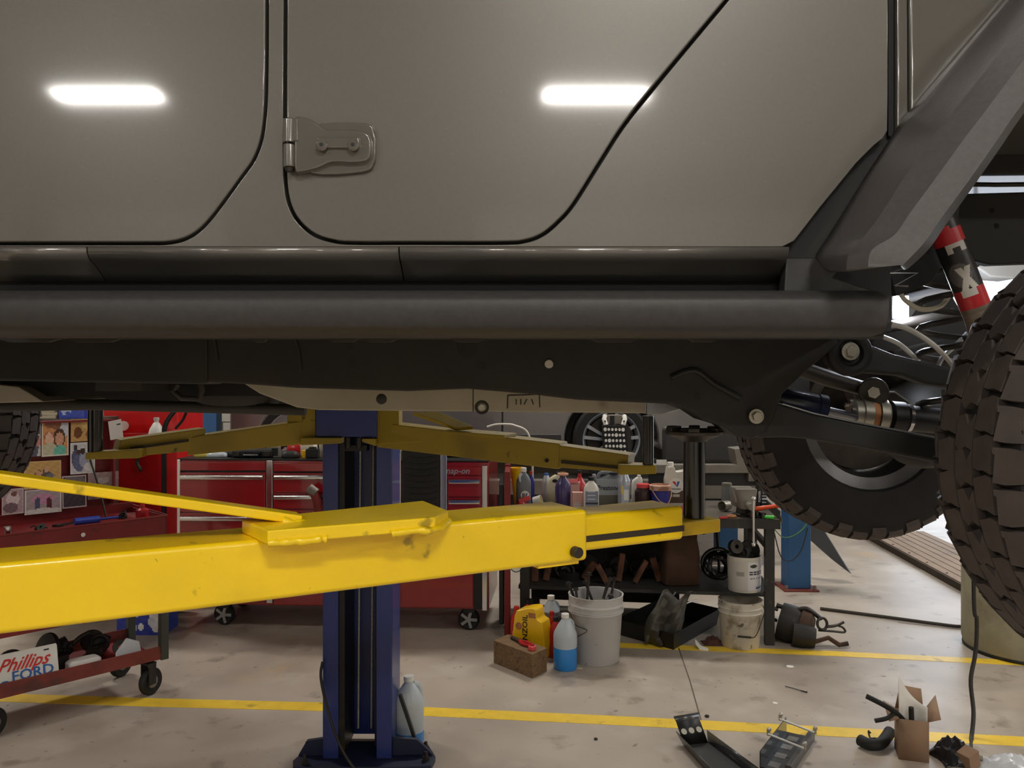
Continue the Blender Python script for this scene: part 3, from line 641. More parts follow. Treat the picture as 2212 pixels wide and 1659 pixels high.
bp = [(xa - .115, yf - .02), (xa - .08, yf + .12), (xa - .02, yf + .16), (xb + .03, yf + .16), (xb + .13, yf + .14), (xb + .175, yf + .02), (xb + .165, yf - .06), (xb + .02, yf - .075), (xa - .1, yf - .075)]
bpl = build('base_plate', M().prism([Vector((x, y, 0)) for x, y in bp], (0, 0, .024)), 'blue_dark', fp, bevel=.003)
m = M()
gl = [Vector((xa - .105, yf + .02, .024)), Vector((xa - .07, yf + .02, .085)), Vector((xa, yf + .02, .095)), Vector((xa, yf + .02, .024))]
build('base_gusset', M().prism(gl, (0, .02, 0)), 'blue_dark', fp, bevel=.002)
gr = [Vector((xb, yf + .02, .024)), Vector((xb, yf + .02, .10)), Vector((xb + .10, yf + .02, .09)), Vector((xb + .165, yf + .02, .03))]
build('base_gusset', M().prism(gr, (0, .02, 0)), 'blue_dark', fp, bevel=.002)
for x, y in ((xa - .08, yf + .07), (xb + .13, yf + .07), (xb + .14, yf - .02), (xa - .06, yf - .05)):
    build('anchor_bolt', M().cyl((x, y, .024), (x, y, .04), .014, n=6).cyl((x, y, .04), (x, y, .06), .007, n=10), 'steel_dark', fp)
build('brace_strut', M().obox(((W(864, 1500, 3.45) + W(904, 1618, 3.43)) / 2), (W(904, 1618, 3.43) - W(864, 1500, 3.45)) / 2, (.007, 0, 0), (0, .010, 0)), 'black', fp)
build('air_hose', M().tube(smooth([W(697, 1430, 3.33), W(693, 1460, 3.33), W(702, 1510, 3.32), W(722, 1580, 3.31), W(745, 1630, 3.30), W(770, 1668, 3.28), W(790, 1690, 3.26)], 5), .006, 8), 'hose_dark', fp)
build('cable_clamp', M().box(W(742, 962, 3.38), W(798, 972, 3.44)), 'black', fp)
build('cable_anchor', M().cyl(W(752, 945, 3.38), W(752, 968, 3.38), .012, n=10), 'steel_dark', fp); build('cable_anchor', M().cyl(W(776, 945, 3.38), W(776, 968, 3.38), .012, n=10), 'steel_dark', fp)
build('carriage', M().prism([W(682, 800, 3.12), W(814, 800, 3.12), W(814, 944, 3.12), W(682, 944, 3.12)], (0, .30, 0)), 'blue_post', fp, bevel=.005)
def fbeam(name, t0, b0, t1, b1, da, db_, w, mt, parent, bev=.004):
    f = [W(*t0, da), W(*t1, db_), W(*b1, db_), W(*b0, da)]; v = (f[1] - f[0]); n = Vector((-v.y, v.x, 0)).normalized()
    if n.y < 0: n = -n
    return build(name, M().prism(f, n * w), mt, parent, bevel=bev)
ra = fbeam('arm', (814, 912), (814, 966), (1209, 958), (1206, 1014), 3.16, 2.93, .11, 'yellow_shaded', fp)
build('arm_root', M().prism([W(814, 800, 3.14), W(862, 800, 3.14), W(862, 920, 3.14), W(1010, 940, 3.06), W(1010, 950, 3.06), W(814, 960, 3.14)], (0, .10, 0)), 'yellow_shaded', ra, bevel=.004)
ri = fbeam('inner_arm', (1180, 958), (1180, 1008), (1357, 982), (1354, 1021), 2.955, 2.83, .085, 'yellow_shaded', fp)
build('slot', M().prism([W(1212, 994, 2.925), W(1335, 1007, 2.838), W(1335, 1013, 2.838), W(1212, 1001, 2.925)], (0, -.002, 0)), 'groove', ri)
build('pad_plate', M().prism([W(1335, 1003, 2.80), W(1418, 1006, 2.76), W(1418, 1024, 2.76), W(1335, 1026, 2.80)], (.01, .09, 0)), 'yellow_shaded', ri, bevel=.003)
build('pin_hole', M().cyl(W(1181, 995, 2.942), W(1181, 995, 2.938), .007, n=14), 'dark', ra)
build('arm_brace', M().prism([W(890, 890, 3.12), W(945, 888, 3.12), W(1022, 921, 3.03), W(985, 924, 3.03)], (0, .01, -.012)), 'yellow_shaded', ra, bevel=.002)
build('top_plate', M().prism([W(955, 930, 3.03), W(1090, 940, 2.98), W(1116, 935, 3.06), W(985, 924, 3.10)], (0, 0, -.012)), 'yellow_shaded', ra, bevel=.002)
la = fbeam('arm', (682, 906), (690, 956), (412, 944), (405, 984), 3.16, 3.0, .11, 'yellow_shaded', fp)
build('arm_root', M().prism([W(620, 800, 3.14), W(682, 800, 3.14), W(682, 960, 3.14), W(620, 930, 3.14)], (0, .10, 0)), 'yellow_shaded', la, bevel=.004)
li = fbeam('inner_arm', (445, 925), (440, 972), (262, 950), (250, 990), 3.03, 2.86, .085, 'yellow_shaded', fp)
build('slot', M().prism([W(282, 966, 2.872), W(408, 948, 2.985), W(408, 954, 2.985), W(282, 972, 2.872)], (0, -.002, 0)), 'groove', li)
build('pad_plate', M().prism([W(184, 978, 2.80), W(300, 970, 2.84), W(300, 990, 2.84), W(184, 993, 2.80)], (-.01, .09, 0)), 'yellow_shaded', li, bevel=.003)
build('pivot_tab', M().prism([W(650, 946, 3.10), W(736, 946, 3.10), W(736, 958, 3.10), W(650, 962, 3.10)], (0, .06, 0)), 'yellow_shaded', fp, bevel=.002)
build('pivot_tab', M().prism([W(782, 948, 3.11), W(812, 948, 3.11), W(812, 964, 3.11), W(782, 954, 3.11)], (0, .06, 0)), 'yellow_shaded', fp, bevel=.002)
# --- screw-in adapters standing on the pads
def adapter(p, z1, r, label, saddle):
    t = thing('lift_adapter', label, 'lift adapter', p, 'stack adapters on the lift arms')
    build('post', M().lathe([(.001, 0), (r, 0), (r, z1 - p.z), (.001, z1 - p.z)], p, (0, 0, 1), 28), 'black_gloss', t, bevel=.0015)
    if saddle:
        z = z1; m = M().lathe([(r * 1.12, -.004), (r * 1.3, 0), (.062, .012), (.064, .018), (.060, .022), (.001, .014)], (p.x, p.y, z), (0, 0, 1), 28)
        s = build('saddle', m, 'steel_dark', t)
        for k in range(6):
            a = k * PI / 3 + .3; build('saddle_tooth', M().obox((p.x + .05 * math.cos(a), p.y + .05 * math.sin(a), z + .022), (.012 * math.cos(a), .012 * math.sin(a), 0), (-.012 * math.sin(a), .012 * math.cos(a), 0), (0, 0, .006)), 'steel_dark', s, bevel=.002)
    return t
c = W(1534, 1118, 1.80); c.z = 1.2552
c = end + dr * .072 + pr * .062; c.z = 1.2552
adapter(c, 1.425, .0235, 'black steel lift adapter with toothed saddle on the near yellow arm', True)
c = W(1400, 1004, 2.80); adapter(c, W(1400, 898, 2.80).z, .0185, 'slim black lift adapter under the front of the chassis on the far arm', False)
c = W(206, 979, 2.84); adapter(c, W(206, 860, 2.84).z, .024, 'black lift adapter at the left, in front of the pinned photos', False)
# ================================================================== tool cart at the left with photos on its open lid
CP, CS = 5.94, -1.06
e1 = Vector((1, 1.06, 0)).normalized(); e2 = Vector((-e1.y, e1.x, 0))
C0 = Vector((-2.213, 3.594, 0)); CL = .735; CD = .42; T0 = -.22
def C(t, v, z): p = C0 + e1 * t + e2 * v; p.z = z; return p
def cb(m, t0, t1, v0, v1, z0, z1): return m.obox(C((t0 + t1) / 2, (v0 + v1) / 2, (z0 + z1) / 2), e1 * (t1 - t0) / 2, e2 * (v1 - v0) / 2, (0, 0, (z1 - z0) / 2))
cart = thing('tool_cart', 'dark red rolling tool cart with its lid open and photos stuck inside', 'tool cart', C(.3, .2, 0))
m = M(); cb(m, T0, CL, 0, .008, .43, .875); cb(m, T0, CL, CD - .008, CD, .43, .90); cb(m, T0, T0 + .008, 0, CD, .43, .875); cb(m, CL - .008, CL, 0, CD, .43, .875); cb(m, T0, CL, 0, CD, .43, .44)
body = build('body', m, 'maroon', cart, bevel=.002)
build('rim', M().tube([C(T0, 0, .876), C(CL, 0, .876), C(CL, CD, .886)], .005, 8), 'maroon', body)
build('tray_floor', cb(M(), T0 + .009, CL - .009, .009, CD - .009, .844, .852), 'maroon', cart)
for z in (.60, .74): build('drawer_gap', cb(M(), T0 + .03, CL - .03, -.0012, -.0002, z, z + .005), 'dark', body)
build('lock', M().cyl(C(.34, 0, .835), C(.34, -.008, .835), .010, n=16), 'chrome', body)
lid = build('lid', cb(M(), T0, .63, CD, CD + .012, .90, 1.345), 'maroon', cart, bevel=.003)
build('lid_edge', cb(M(), .62, .63, CD - .05, CD, .91, 1.345), 'maroon', lid); build('lid_edge', cb(M(), T0, .63, CD - .05, CD, 1.335, 1.345), 'maroon', lid)
build('lid_stay', M().tube([C(.50, CD - .02, 1.20), C(.545, CD - .08, .98), C(.56, CD - .12, .84)], .005, 8), 'steel_dark', cart)
for t in (T0 + .02, CL - .012):
    for v in (.015, CD - .015): build('leg', cb(M(), t - .019, t + .019, v - .019, v + .019, .165, .44), 'green_grey', cart, bevel=.002)
build('shelf', cb(M(), T0, CL - .04, .02, CD - .02, .178, .186), 'maroon', cart)
for v in (0, CD - .006): build('shelf_rail', cb(M(), T0, CL - .03, v, v + .006, .17, .235), 'rail_rust', cart, bevel=.002)
def caster(t, v):
    c = C(t, v, .066); ax = Vector((.9, -.35, 0)).normalized(); f = Vector((ax.y, -ax.x, 0))
    k = build('caster', M().lathe([(.030, -.017), (.058, -.018), (.065, -.010), (.066, 0), (.065, .010), (.058, .018), (.030, .017)], c, ax, 28, close=True), 'rubber', cart)
    build('hub', M().cyl(c - ax * .019, c + ax * .019, .030, n=20), 'steel_grey', k, bevel=.002)
    y = M(); [y.obox(c + ax * s * .025 + Vector((0, 0, .04)) + f * .012, ax * .0025, f * .022, (0, 0, .05)) for s in (-1, 1)]; y.obox(c + Vector((0, 0, .092)) + f * .012, ax * .028, f * .024, (0, 0, .004)); y.cyl(c + Vector((0, 0, .092)), c + Vector((0, 0, .115)), .012, n=10)
    build('yoke', y, 'grime', k)
for t in (T0 + .2, CL - .07):
    for v in (.03, CD - .03): caster(t, v)
# photographs, each a print on the lid
def lidpt(x, y): return PL(x, y, 6.52 - .02, CS)
def blobs(bgc, bl, frame=None):
    def fn(u, v):
        if frame and (u < .06 or u > .94 or v < .05 or v > .95): return frame
        n = 9 * math.sin(u * 23 + v * 11) * math.sin(v * 31)
        c = bgc(v) if callable(bgc) else bgc
        for (x, y, rx, ry, col) in bl:
            if ((u - x) / rx) ** 2 + ((v - y) / ry) ** 2 < 1: c = col
        return tuple(max(0, min(255, q + n)) for q in c)
    return fn
SK, HR = (214, 160, 130), (84, 56, 40)
PH = [((43, 918, 88, 912, 88, 985, 43, 989), blobs((196, 190, 184), [(.55, .35, .35, .5, (92, 96, 116)), (.75, .45, .3, .14, (200, 130, 120)), (.6, .75, .22, .15, (90, 104, 96))]), 'photo of a figure in blue grey clothing beside the tyre'),
      ((90, 911, 147, 910, 148, 983, 90, 987), blobs((214, 150, 96), [(.6, .9, .5, .12, (150, 100, 70)), (.85, .8, .15, .25, (210, 214, 226)), (.65, .52, .22, .26, HR), (.66, .48, .16, .2, SK), (.27, .55, .17, .16, (150, 100, 70)), (.28, .5, .16, .18, (232, 186, 160)), (.3, .17, .28, .22, (196, 190, 160)), (.68, .14, .25, .16, (110, 190, 170))], (224, 216, 200)), 'photo of two smiling faces with an orange background'),
      ((153, 906, 203, 903, 203, 952, 153, 955), blobs((206, 164, 100), [(.3, .4, .18, .25, (120, 72, 40)), (.7, .75, .25, .2, (226, 190, 120)), (.75, .3, .1, .2, (150, 96, 52))]), 'tan and brown outdoor photo at the top of the lid'),
      ((152, 957, 204, 952, 205, 1021, 152, 1025), blobs((206, 204, 206), [(.2, .5, .15, .3, (90, 92, 124)), (.35, .36, .2, .3, (104, 108, 140)), (.55, .45, .2, .25, (160, 164, 184)), (.5, .72, .1, .1, (60, 44, 40)), (.2, .85, .08, .08, (56, 44, 40)), (.33, .7, .09, .08, (70, 50, 44)), (.75, .22, .2, .14, (230, 228, 226))], (226, 224, 222)), 'photo of a seated group in pale blue and white'),
      ((52, 998, 131, 993, 132, 1052, 52, 1058), blobs((200, 160, 96), [(.38, .4, .11, .28, (120, 90, 60)), (.38, .55, .07, .12, SK), (.6, .5, .11, .28, (96, 84, 78)), (.6, .68, .07, .12, (206, 160, 130)), (.7, .45, .1, .1, (110, 110, 120))], (214, 178, 120)), 'sepia photo of two people standing close'),
      ((134, 1029, 186, 1024, 187, 1094, 135, 1099), blobs((70, 60, 66), [(.5, .8, .5, .2, (120, 110, 112))], (196, 180, 180)), 'dark photo with a pale border low on the lid'),
      ((190, 1022, 256, 1016, 256, 1074, 190, 1080), blobs(lambda v: (112 + 60 * v, 96 + 50 * v, 96 + 50 * v), [(.5, .7, .2, .12, (180, 170, 166)), (.3, .3, .16, .3, (140, 100, 96))]), 'faded grey photo at the right edge of the lid'),
      ((4, 1058, 51, 1055, 51, 1108, 4, 1113), blobs((178, 150, 156), [(.5, .6, .3, .3, (214, 196, 200)), (.4, .25, .35, .2, (120, 96, 104)), (.55, .8, .15, .1, (120, 80, 70))], (206, 196, 194)), 'faded pink photo in the lower left corner of the lid'),
      ((53, 1060, 133, 1052, 133, 1105, 53, 1113), blobs((168, 152, 156), [(.5, .6, .3, .22, (196, 140, 170)), (.35, .4, .08, .3, (80, 84, 110)), (.65, .35, .08, .3, (92, 40, 50)), (.5, .12, .5, .1, (210, 206, 200))], (214, 208, 206)), 'photo of a group in pink above the tray'),
      ((-30, 1000, 35, 992, 36, 1022, -30, 1030), blobs((190, 160, 140), [(.5, .5, .3, .3, (160, 120, 110))]), 'small pale photo at the left edge of the picture')]
for q, fn, lb in PH:
    a, b, c_, d_ = [lidpt(q[i], q[i + 1]) for i in (6, 4, 2, 0)]
    o = card('photo_print', None, a + e2 * .0, b - a, d_ - a, 22, 26, fn, th=.0007); tag(o, lb, 'photo', 'photos stuck inside the cart lid')
a, b, d_ = lidpt(231, 950), lidpt(259, 944), lidpt(226, 910)
o = card('note_paper', None, a - e2 * .045, b - a, d_ - a, 10, 14, lambda u, v: (70, 64, 62) if (.55 < u < .9 and .72 < v < .80) else (220, 214, 208)); tag(o, 'tilted white note clipped to the upper right corner of the lid', 'paper')
# things lying in the tray and on the lower shelf
def scrap(label, p, s, seed, mt='grime', name='car_part', cat='car part', group=None):
    r = random.Random(seed); m = M(); p = Vector(p); R = lambda a, b: r.uniform(a, b) * s
    m.cyl(p + Vector((0, 0, .22 * s)) + Vector((R(-.3, .3), R(-.3, .3), 0)), p + Vector((R(-.2, .2), R(-.4, .4), R(.3, .6))), .24 * s, .2 * s, n=18)
    m.lathe([(.10 * s, -.06 * s), (.34 * s, -.05 * s), (.36 * s, 0), (.34 * s, .05 * s), (.10 * s, .06 * s)], p + Vector((R(-.35, .35), R(-.2, .2), .36 * s)), (R(-1, 1), -1 * s, R(-.3, .6)), 22, close=True)
    m.torus(p + Vector((R(-.3, .3), R(-.1, .1), .32 * s)), (R(-.5, .5), -s, R(0, .8)), .24 * s, .06 * s, 20, 8)
    for k in range(3):
        a = p + Vector((R(-.3, .3), R(-.3, .3), R(.2, .4))); b = a + Vector((R(-.5, .5), R(-.3, .3), R(-.1, .25)))
        if b.z < p.z + .08 * s: b.z = p.z + .08 * s
        m.tube(smooth([a, (a + b) / 2 + Vector((0, 0, R(0, .15))), b], 4), .055 * s, 8)
    c = p + Vector((R(-.2, .2), R(-.2, .2), .14 * s)); a = r.uniform(0, 3)
    m.obox(c, (.36 * s * math.cos(a), .36 * s * math.sin(a), 0), (-.2 * s * math.sin(a), .2 * s * math.cos(a), 0), (0, 0, .14 * s))
    for k in range(4): q = c + Vector((R(-.25, .25), R(-.2, .2), .12 * s)); m.cyl(q, q + Vector((0, 0, .08 * s)), .05 * s, n=6)
    o = build(name, m, mt); return tag(o, label, cat, group)
zt_ = .852
tag(build('socket', M().lathe([(.012, .0), (.016, 0), (.016, .05), (.012, .05), (.010, .03)], C(.05, .06, zt_), (0, 0, 1), 20), 'chrome'), 'chrome socket standing in the front corner of the cart tray', 'socket')
def wrench(label, p, ang, L, mt, z):
    u = Vector((math.cos(ang), math.sin(ang), 0)); w_ = Vector((-u.y, u.x, 0)); p = Vector(p); m = M()
    m.obox(p + u * L / 2 + Vector((0, 0, .005)), u * L * .42, w_ * .007, (0, 0, .004)); m.torus(p + u * L + Vector((0, 0, .006)), (0, 0, 1), .013, .005, 16, 6)
    m.prism([p + q for q in (u * .03 + w_ * .008, u * .01 + w_ * .018, -u * .018 + w_ * .016, -u * .004 + w_ * .005, -u * .004 - w_ * .005, -u * .018 - w_ * .016, u * .01 - w_ * .018, u * .03 - w_ * .008)], (0, 0, .010))
    return tag(build('wrench', m, mt), label, 'wrench')
wrench('chrome wrench lying along the front of the cart tray', C(.13, .10, zt_), .7, .17, 'chrome', 0)
wrench('dull wrench lying across the middle of the cart tray', C(.30, .20, zt_), 1.3, .16, 'steel_dark', 0)
o = M().cyl(C(.36, .16, zt_ + .02), C(.47, .15, zt_ + .02), .018, n=14).cyl(C(.47, .15, zt_ + .02), C(.56, .15, zt_ + .02), .006, n=10); tag(build('screwdriver', o, 'blue_bag'), 'blue-handled screwdriver in the cart tray', 'screwdriver')
scrap('small dark ratchet part in the middle of the cart tray', C(.20, .14, zt_), .055, 5)
scrap('greasy fitting at the far end of the cart tray', C(.60, .20, zt_), .06, 9)
o = M().lathe([(.001, 0), (.03, 0), (.03, .05), (.012, .06), (.012, .075), (.001, .075)], C(.655, .10, zt_), (0, 0, 1), 18); tag(build('loose_cap', o, 'red_plastic'), 'small red cap in the right corner of the cart tray', 'cap')  # loose red cap lying in the tray
# number plate leaning on the shelf rail
zs = .187
pa, pb, pt = PL(-58, 1528, 5.94 - .004, CS), PL(138, 1462, 5.94 - .004, CS), PL(-70, 1466, 5.94 + .02, CS)
pa = C(-.13, .012, .20); pb = C(.245, .012, .20); ux = (pb - pa); uy = Vector((e2.x * .035, e2.y * .035, .147))
lpz = thing('license_plate', 'white number plate with red script and blue letters on the cart shelf', 'license plate', pa)
mm = M(); mm.prism([pa + ux * .01, pb - ux * .01, pb - ux * .0 + uy * .05, pb + uy * .95, pb - ux * .01 + uy, pa + ux * .01 + uy, pa + uy * .95, pa + uy * .05], e2 * .0016)
build('plate', mm, 'white_plastic', lpz)
nu = ux.normalized(); nv = uy.normalized(); nn = nu.cross(nv)
def lpp(u, v): return pa + ux * u + uy * v + nn * .0016
text('lettering', 'Phillips', .078, 'ink_red', lpz, lpp(.62, .64), nu, (nv + nu * .12), shear=.45, sx=.95)
text('lettering', 'FORD', .062, 'ink_blue', lpz, lpp(.72, .30), nu, nv, sx=1.05)
build('blue_oval', M().prism([lpp(.42, .18) + nu * .019 * math.cos(a) + nv * .010 * math.sin(a) for a in [k * PI / 8 for k in range(16)]], nn * .0006), 'ink_blue', lpz)
for u, v in ((.30, .88), (.88, .88), (.88, .10), (.30, .10)): build('slot', M().prism([lpp(u, v) + nu * a + nv * b for a, b in ((-.011, -.003), (.011, -.003), (.011, .003), (-.011, .003))], nn * .0004), 'dark', lpz)
zs = .187
scrap('greasy black car part at the left end of the cart shelf', C(-.07, .16, zs), .14, 11)
scrap('black caliper heaped behind the number plate on the cart shelf', C(.13, .22, zs), .17, 12)
scrap('tall black car part in the middle of the cart shelf', C(.32, .24, zs), .22, 13)
scrap('dark hub part beside the crumpled paper on the cart shelf', C(.50, .27, zs), .16, 14)
scrap('grey oily bracket at the right end of the cart shelf', C(.59, .14, zs), .10, 15, 'steel_dark')
m = M().sup([(0, .03, .04), (.01, .075, .04), (.045, .075, .035), (.055, .06, .03)], C(.37, .075, zs), .8, e=4); tag(build('paper_packet', m, 'paper', bevel=.004), 'crumpled white paper packet on the cart shelf', 'packet')
m = M().prism([C(.50, .03, zs), C(.63, .03, zs), C(.62, .05, zs + .08), C(.56, .05, zs + .11), C(.51, .05, zs + .05)], e2 * .012); tag(build('plastic_bag', m, 'bubble', bevel=.004), 'flat clear plastic bag against the end of the shelf rail', 'bag')
# blue carton on the floor behind the cart
p = G(310, 1372); t = thing('carton', 'blue and white carton on the floor behind the cart leg', 'box', p)
w_ = .26
build('box', M().box((p.x - w_ * .62, p.y, 0), (p.x + w_ * .5, p.y + .2, .27)), 'blue_bag', t, bevel=.003)
card('front_print', t, (p.x - w_ * .62, p.y - .0008, 0.0), (w_ * 1.12, 0, 0), (0, 0, .27), 34, 30, blobs((40, 56, 150), [(.80, .45, .12, .4, (214, 214, 218)), (.72, .3, .07, .1, (200, 204, 214)), (.36, .18, .05, .1, (226, 226, 226)), (.5, .18, .05, .1, (226, 226, 226)), (.25, .42, .2, .03, (214, 214, 220)), (.3, .6, .22, .03, (214, 214, 220))]))
# ---------------- behind the cart
cab = G(140, 1350); cab.y = 5.3; cab.x = (135 - CX) * 5.3 / F
t = thing('supply_cabinet', 'dark cabinet behind the photo lid, with boxes on top', 'cabinet', (cab.x, 5.3, 0))
ztop = H - (905 - CY) * 5.3 / F
build('body', M().box((cab.x - .34, 5.25, .05), (cab.x + .17, 5.7, ztop)), 'wood_dark', t, bevel=.004)
for s in (-.16, .09): build('door', M().box((cab.x + s - .12, 5.232, .1), (cab.x + s + .12, 5.25, ztop - .04)), 'wood_dark', t, bevel=.003)
build('plinth', M().box((cab.x - .32, 5.28, 0), (cab.x + .15, 5.68, .05)), 'dark', t)
lbs = ('bottom', 'second', 'third', 'top')
for k in range(4):
    x0 = (82 - CX) * 5.35 / F; o = build('booklet', M().obox((x0 + .07 + .004 * (k % 2), 5.40, ztop + .011 + k * .0215), (.066 - .004 * (k == 2), .01 * (k % 2), 0), (0, .09, 0), (0, 0, .0105)), 'cream', bevel=.003)
    tag(o, '%s booklet of the cream stack on the dark cabinet' % lbs[k], 'booklet', 'cream booklets on the cabinet')
x0 = (166 - CX) * 5.4 / F; t2 = thing('blue_box', 'blue printed box on the dark cabinet at the upper left', 'box', (x0, 5.4, ztop))
build('box', M().box((x0 - .078, 5.33, ztop), (x0 + .078, 5.5, ztop + .14)), 'blue_bag', t2, bevel=.002)
card('front_print', t2, (x0 - .078, 5.329, ztop), (.156, 0, 0), (0, 0, .14), 20, 18, blobs((60, 84, 196), [(.3, .35, .2, .2, (190, 206, 236)), (.36, .25, .1, .1, (60, 84, 196)), (.75, .6, .12, .2, (96, 120, 214))]))
# bright red machine cabinet
d = 6.0; xa_, xb_ = (222 - CX) * d / F, (384 - CX) * d / F
t = thing('machine_cabinet', 'bright red upright machine cabinet behind the tool cart', 'machine', ((xa_ + xb_) / 2, d, 0))
build('body', M().box((xa_, d, .06), (xb_, d + .5, 1.75)), 'red_bright', t, bevel=.012, seg=3)
build('base', M().box((xa_ + .03, d + .03, 0), (xb_ - .03, d + .47, .06)), 'black', t)
build('panel', M().box((xa_ + .03, d - .012, .75), (xb_ - .09, d, 1.16)), 'red_bright', t, bevel=.006)
build('shelf', M().box((xa_ + .1, d - .16, 1.115), (xb_ - .1, d, 1.135)), 'red_bright', t, bevel=.004)
build('gauge', M().cyl(W(267, 920, d), W(267, 920, d - .03), .035, n=24), 'white_plastic', t, bevel=.004)
build('gauge', M().cyl(W(262, 878, d), W(262, 878, d - .015), .022, n=20), 'cream', t)
build('name_badge', M().box(W(290, 876, d - .006), W(322, 884, d)), 'ink', t)
build('handle', M().tube(smooth([W(300, 990, d - .0), W(296, 1000, d - .05), W(302, 1012, d - .05), W(304, 1016, d)], 4), .012, 8), 'green_grey', t)
sb = W(338, 940, 5.9); sb.z = 1.1355; t = thing('spray_bottle', 'white cone-shaped bottle on the shelf of the red machine', 'bottle', sb)
build('body', M().lathe([(.001, 0), (.055, 0), (.056, .02), (.045, .06), (.022, .10), (.015, .105), (.015, .12), (.001, .12)], sb, (0, 0, 1), 24), 'white_plastic', t)
build('cap', M().lathe([(.001, .12), (.019, .12), (.019, .14), (.001, .14)], sb, (0, 0, 1), 20), 'off_white', t)
# hand truck
d = 5.55; t = thing('hand_truck', 'black hand truck with a bent loop handle beside the red machine', 'hand truck', (W(375, 900, d).x, d, 0))
for x0, x1_, dd in ((357, 402, d), (352, 388, d + .22)):
    build('rail', M().tube(smooth([W(x0, 1310, dd), W(x0, 1100, dd), W(x0, 950, dd), W(x0 + 4, 915, dd), W(x0 + 22, 888, dd)], 5), .010, 8), 'black', t)
build('handle', M().tube(smooth([W(379, 888, d), W(402, 884, d + .06), W(396, 905, d + .12), W(380, 925, d + .2)], 5), .010, 8), 'black', t)
for dd in (d - .03, d + .22):
    c = W(368, 1060, dd); c.z = .12; w2 = build('wheel', M().lathe([(.05, -.03), (.10, -.035), (.12, -.02), (.12, .02), (.10, .035), (.05, .03)], c, (0, 1, 0), 28, close=True), 'rubber', t); build('hub', M().cyl(c + Vector((0, -.034, 0)), c + Vector((0, .034, 0)), .055, n=20), 'alu', w2)
build('toe_plate', M().box(W(340, 1310, d - .02) * 1, W(400, 1314, d + .3)), 'black', t)
c = PL(368, 1128, 4.9); cz = .55
# far blue uprights and the strip of far lift behind
d = 8.6
for k, (xa2, xb2, mt, lb) in enumerate(((432, 468, 'blue_far', 'pale blue steel upright in the far background left of the toolbox'), (510, 535, 'blue_dark', 'dark blue narrow upright in the far background above the toolbox'))):
    a, b = (xa2 - CX) * d / F, (xb2 - CX) * d / F; t = thing('steel_upright', lb, 'post', ((a + b) / 2, d, 0))
    build('column', M().box((a, d, .02), (b, d + .16, 3.2)), mt, t, bevel=.006); build('base_plate', M().box((a - .06, d - .06, 0), (b + .06, d + .22, .02)), 'blue_dark', t)
# ================================================================== red roll cabinet
TD, TS = 5.06, .07
tn = nrm(TS); tx = Vector((tn.y, -tn.x, 0))
def TB(x, y): return PL(x, y, TD, TS)
tbx = thing('tool_chest', 'wide dark red roll cabinet with chrome drawer pulls behind the blue post', 'tool chest', (TB(715, 1300).x, TB(715, 1300).y, 0))
zb_, zt2 = .146, 1.045
def tprism(name, x0, x1_, y0, y1, out, mt, parent, back=0.0, bevel=.003):
    f = [TB(x0, y0), TB(x1_, y0), TB(x1_, y1), TB(x0, y1)]; return build(name, M().prism([p + tn * back for p in f], -tn * (out + back)), mt, parent, bevel=bevel)
L0, L1 = TB(385, 1000), TB(1056, 1000); L0.z = L1.z = zb_
f0 = M(); c = (L0 + L1) / 2; f0.obox((c + tn * .30) + Vector((0, 0, (zt2 - zb_) / 2)), (L1 - L0) / 2, tn * .299, (0, 0, (zt2 - zb_) / 2)); build('body', f0, 'tool_red', tbx, bevel=.006)
tops = M().obox((c + tn * .30) + Vector((0, 0, zt2 - zb_ + .004)), (L1 - L0) / 2 + tx * .004, tn * .305, (0, 0, .004)); build('top_mat', tops, 'black', tbx)
def drawer(x0, x1_, y0, y1, hy):
    d = tprism('drawer', x0, x1_, y0, y1, .012, 'tool_red', tbx)
    p0, p1 = TB(x0 + 3, hy), TB(x1_ - 3, hy)
    m = M(); hh = .016; a = -tn * .012
    m.prism([p0 + a + Vector((0, 0, hh)), p0 - tn * .030 + Vector((0, 0, hh * .7)), p0 - tn * .034, p0 - tn * .030 - Vector((0, 0, hh * .8)), p0 + a - Vector((0, 0, hh))], p1 - p0)
    build('drawer_pull', m, 'chrome', d, bevel=.002)
tprism('top_band', 390, 574, 998, 1016, .010, 'tool_red', tbx)
tprism('top_band', 592, 850, 1000, 1018, .010, 'tool_red', tbx); tprism('top_band', 967, 1040, 1008, 1026, .010, 'tool_red', tbx)
tprism('dark_gap', 390, 574, 1016, 1020, .002, 'dark', tbx, bevel=0); tprism('dark_gap', 592, 850, 1018, 1022, .002, 'dark', tbx, bevel=0)
for y0, y1, hy in ((1021, 1105, 1030), (1108, 1196, 1119), (1199, 1300, 1210)): drawer(390, 574, y0, y1, hy)
for y0, y1, hy in ((1022, 1063, 1030), (1066, 1098, 1073), (1101, 1196, 1112), (1199, 1306, 1212)): drawer(592, 850, y0, y1, hy)
for y0, y1, hy in ((1028, 1072, 1039), (1075, 1116, 1083), (1119, 1200, 1128)): drawer(968, 1040, y0, y1, hy)
tprism('lower_door', 868, 1022, 1200, 1311, .012, 'tool_red', tbx)
tprism('chrome_trim', 384, 391, 992, 1300, .012, 'chrome', tbx); tprism('chrome_trim', 577, 590, 994, 1302, .014, 'chrome', tbx)
tprism('chrome_trim', 852, 867, 975, 1190, .016, 'chrome', tbx); tprism('chrome_trim', 952, 966, 980, 1195, .016, 'chrome', tbx); tprism('chrome_trim', 1042, 1053, 1005, 1318, .016, 'chrome', tbx)
tprism('black_side', 1023, 1041, 1203, 1316, .004, 'black', tbx)
pad = tprism('vinyl_panel', 869, 951, 968, 1196, .014, 'black', tbx)
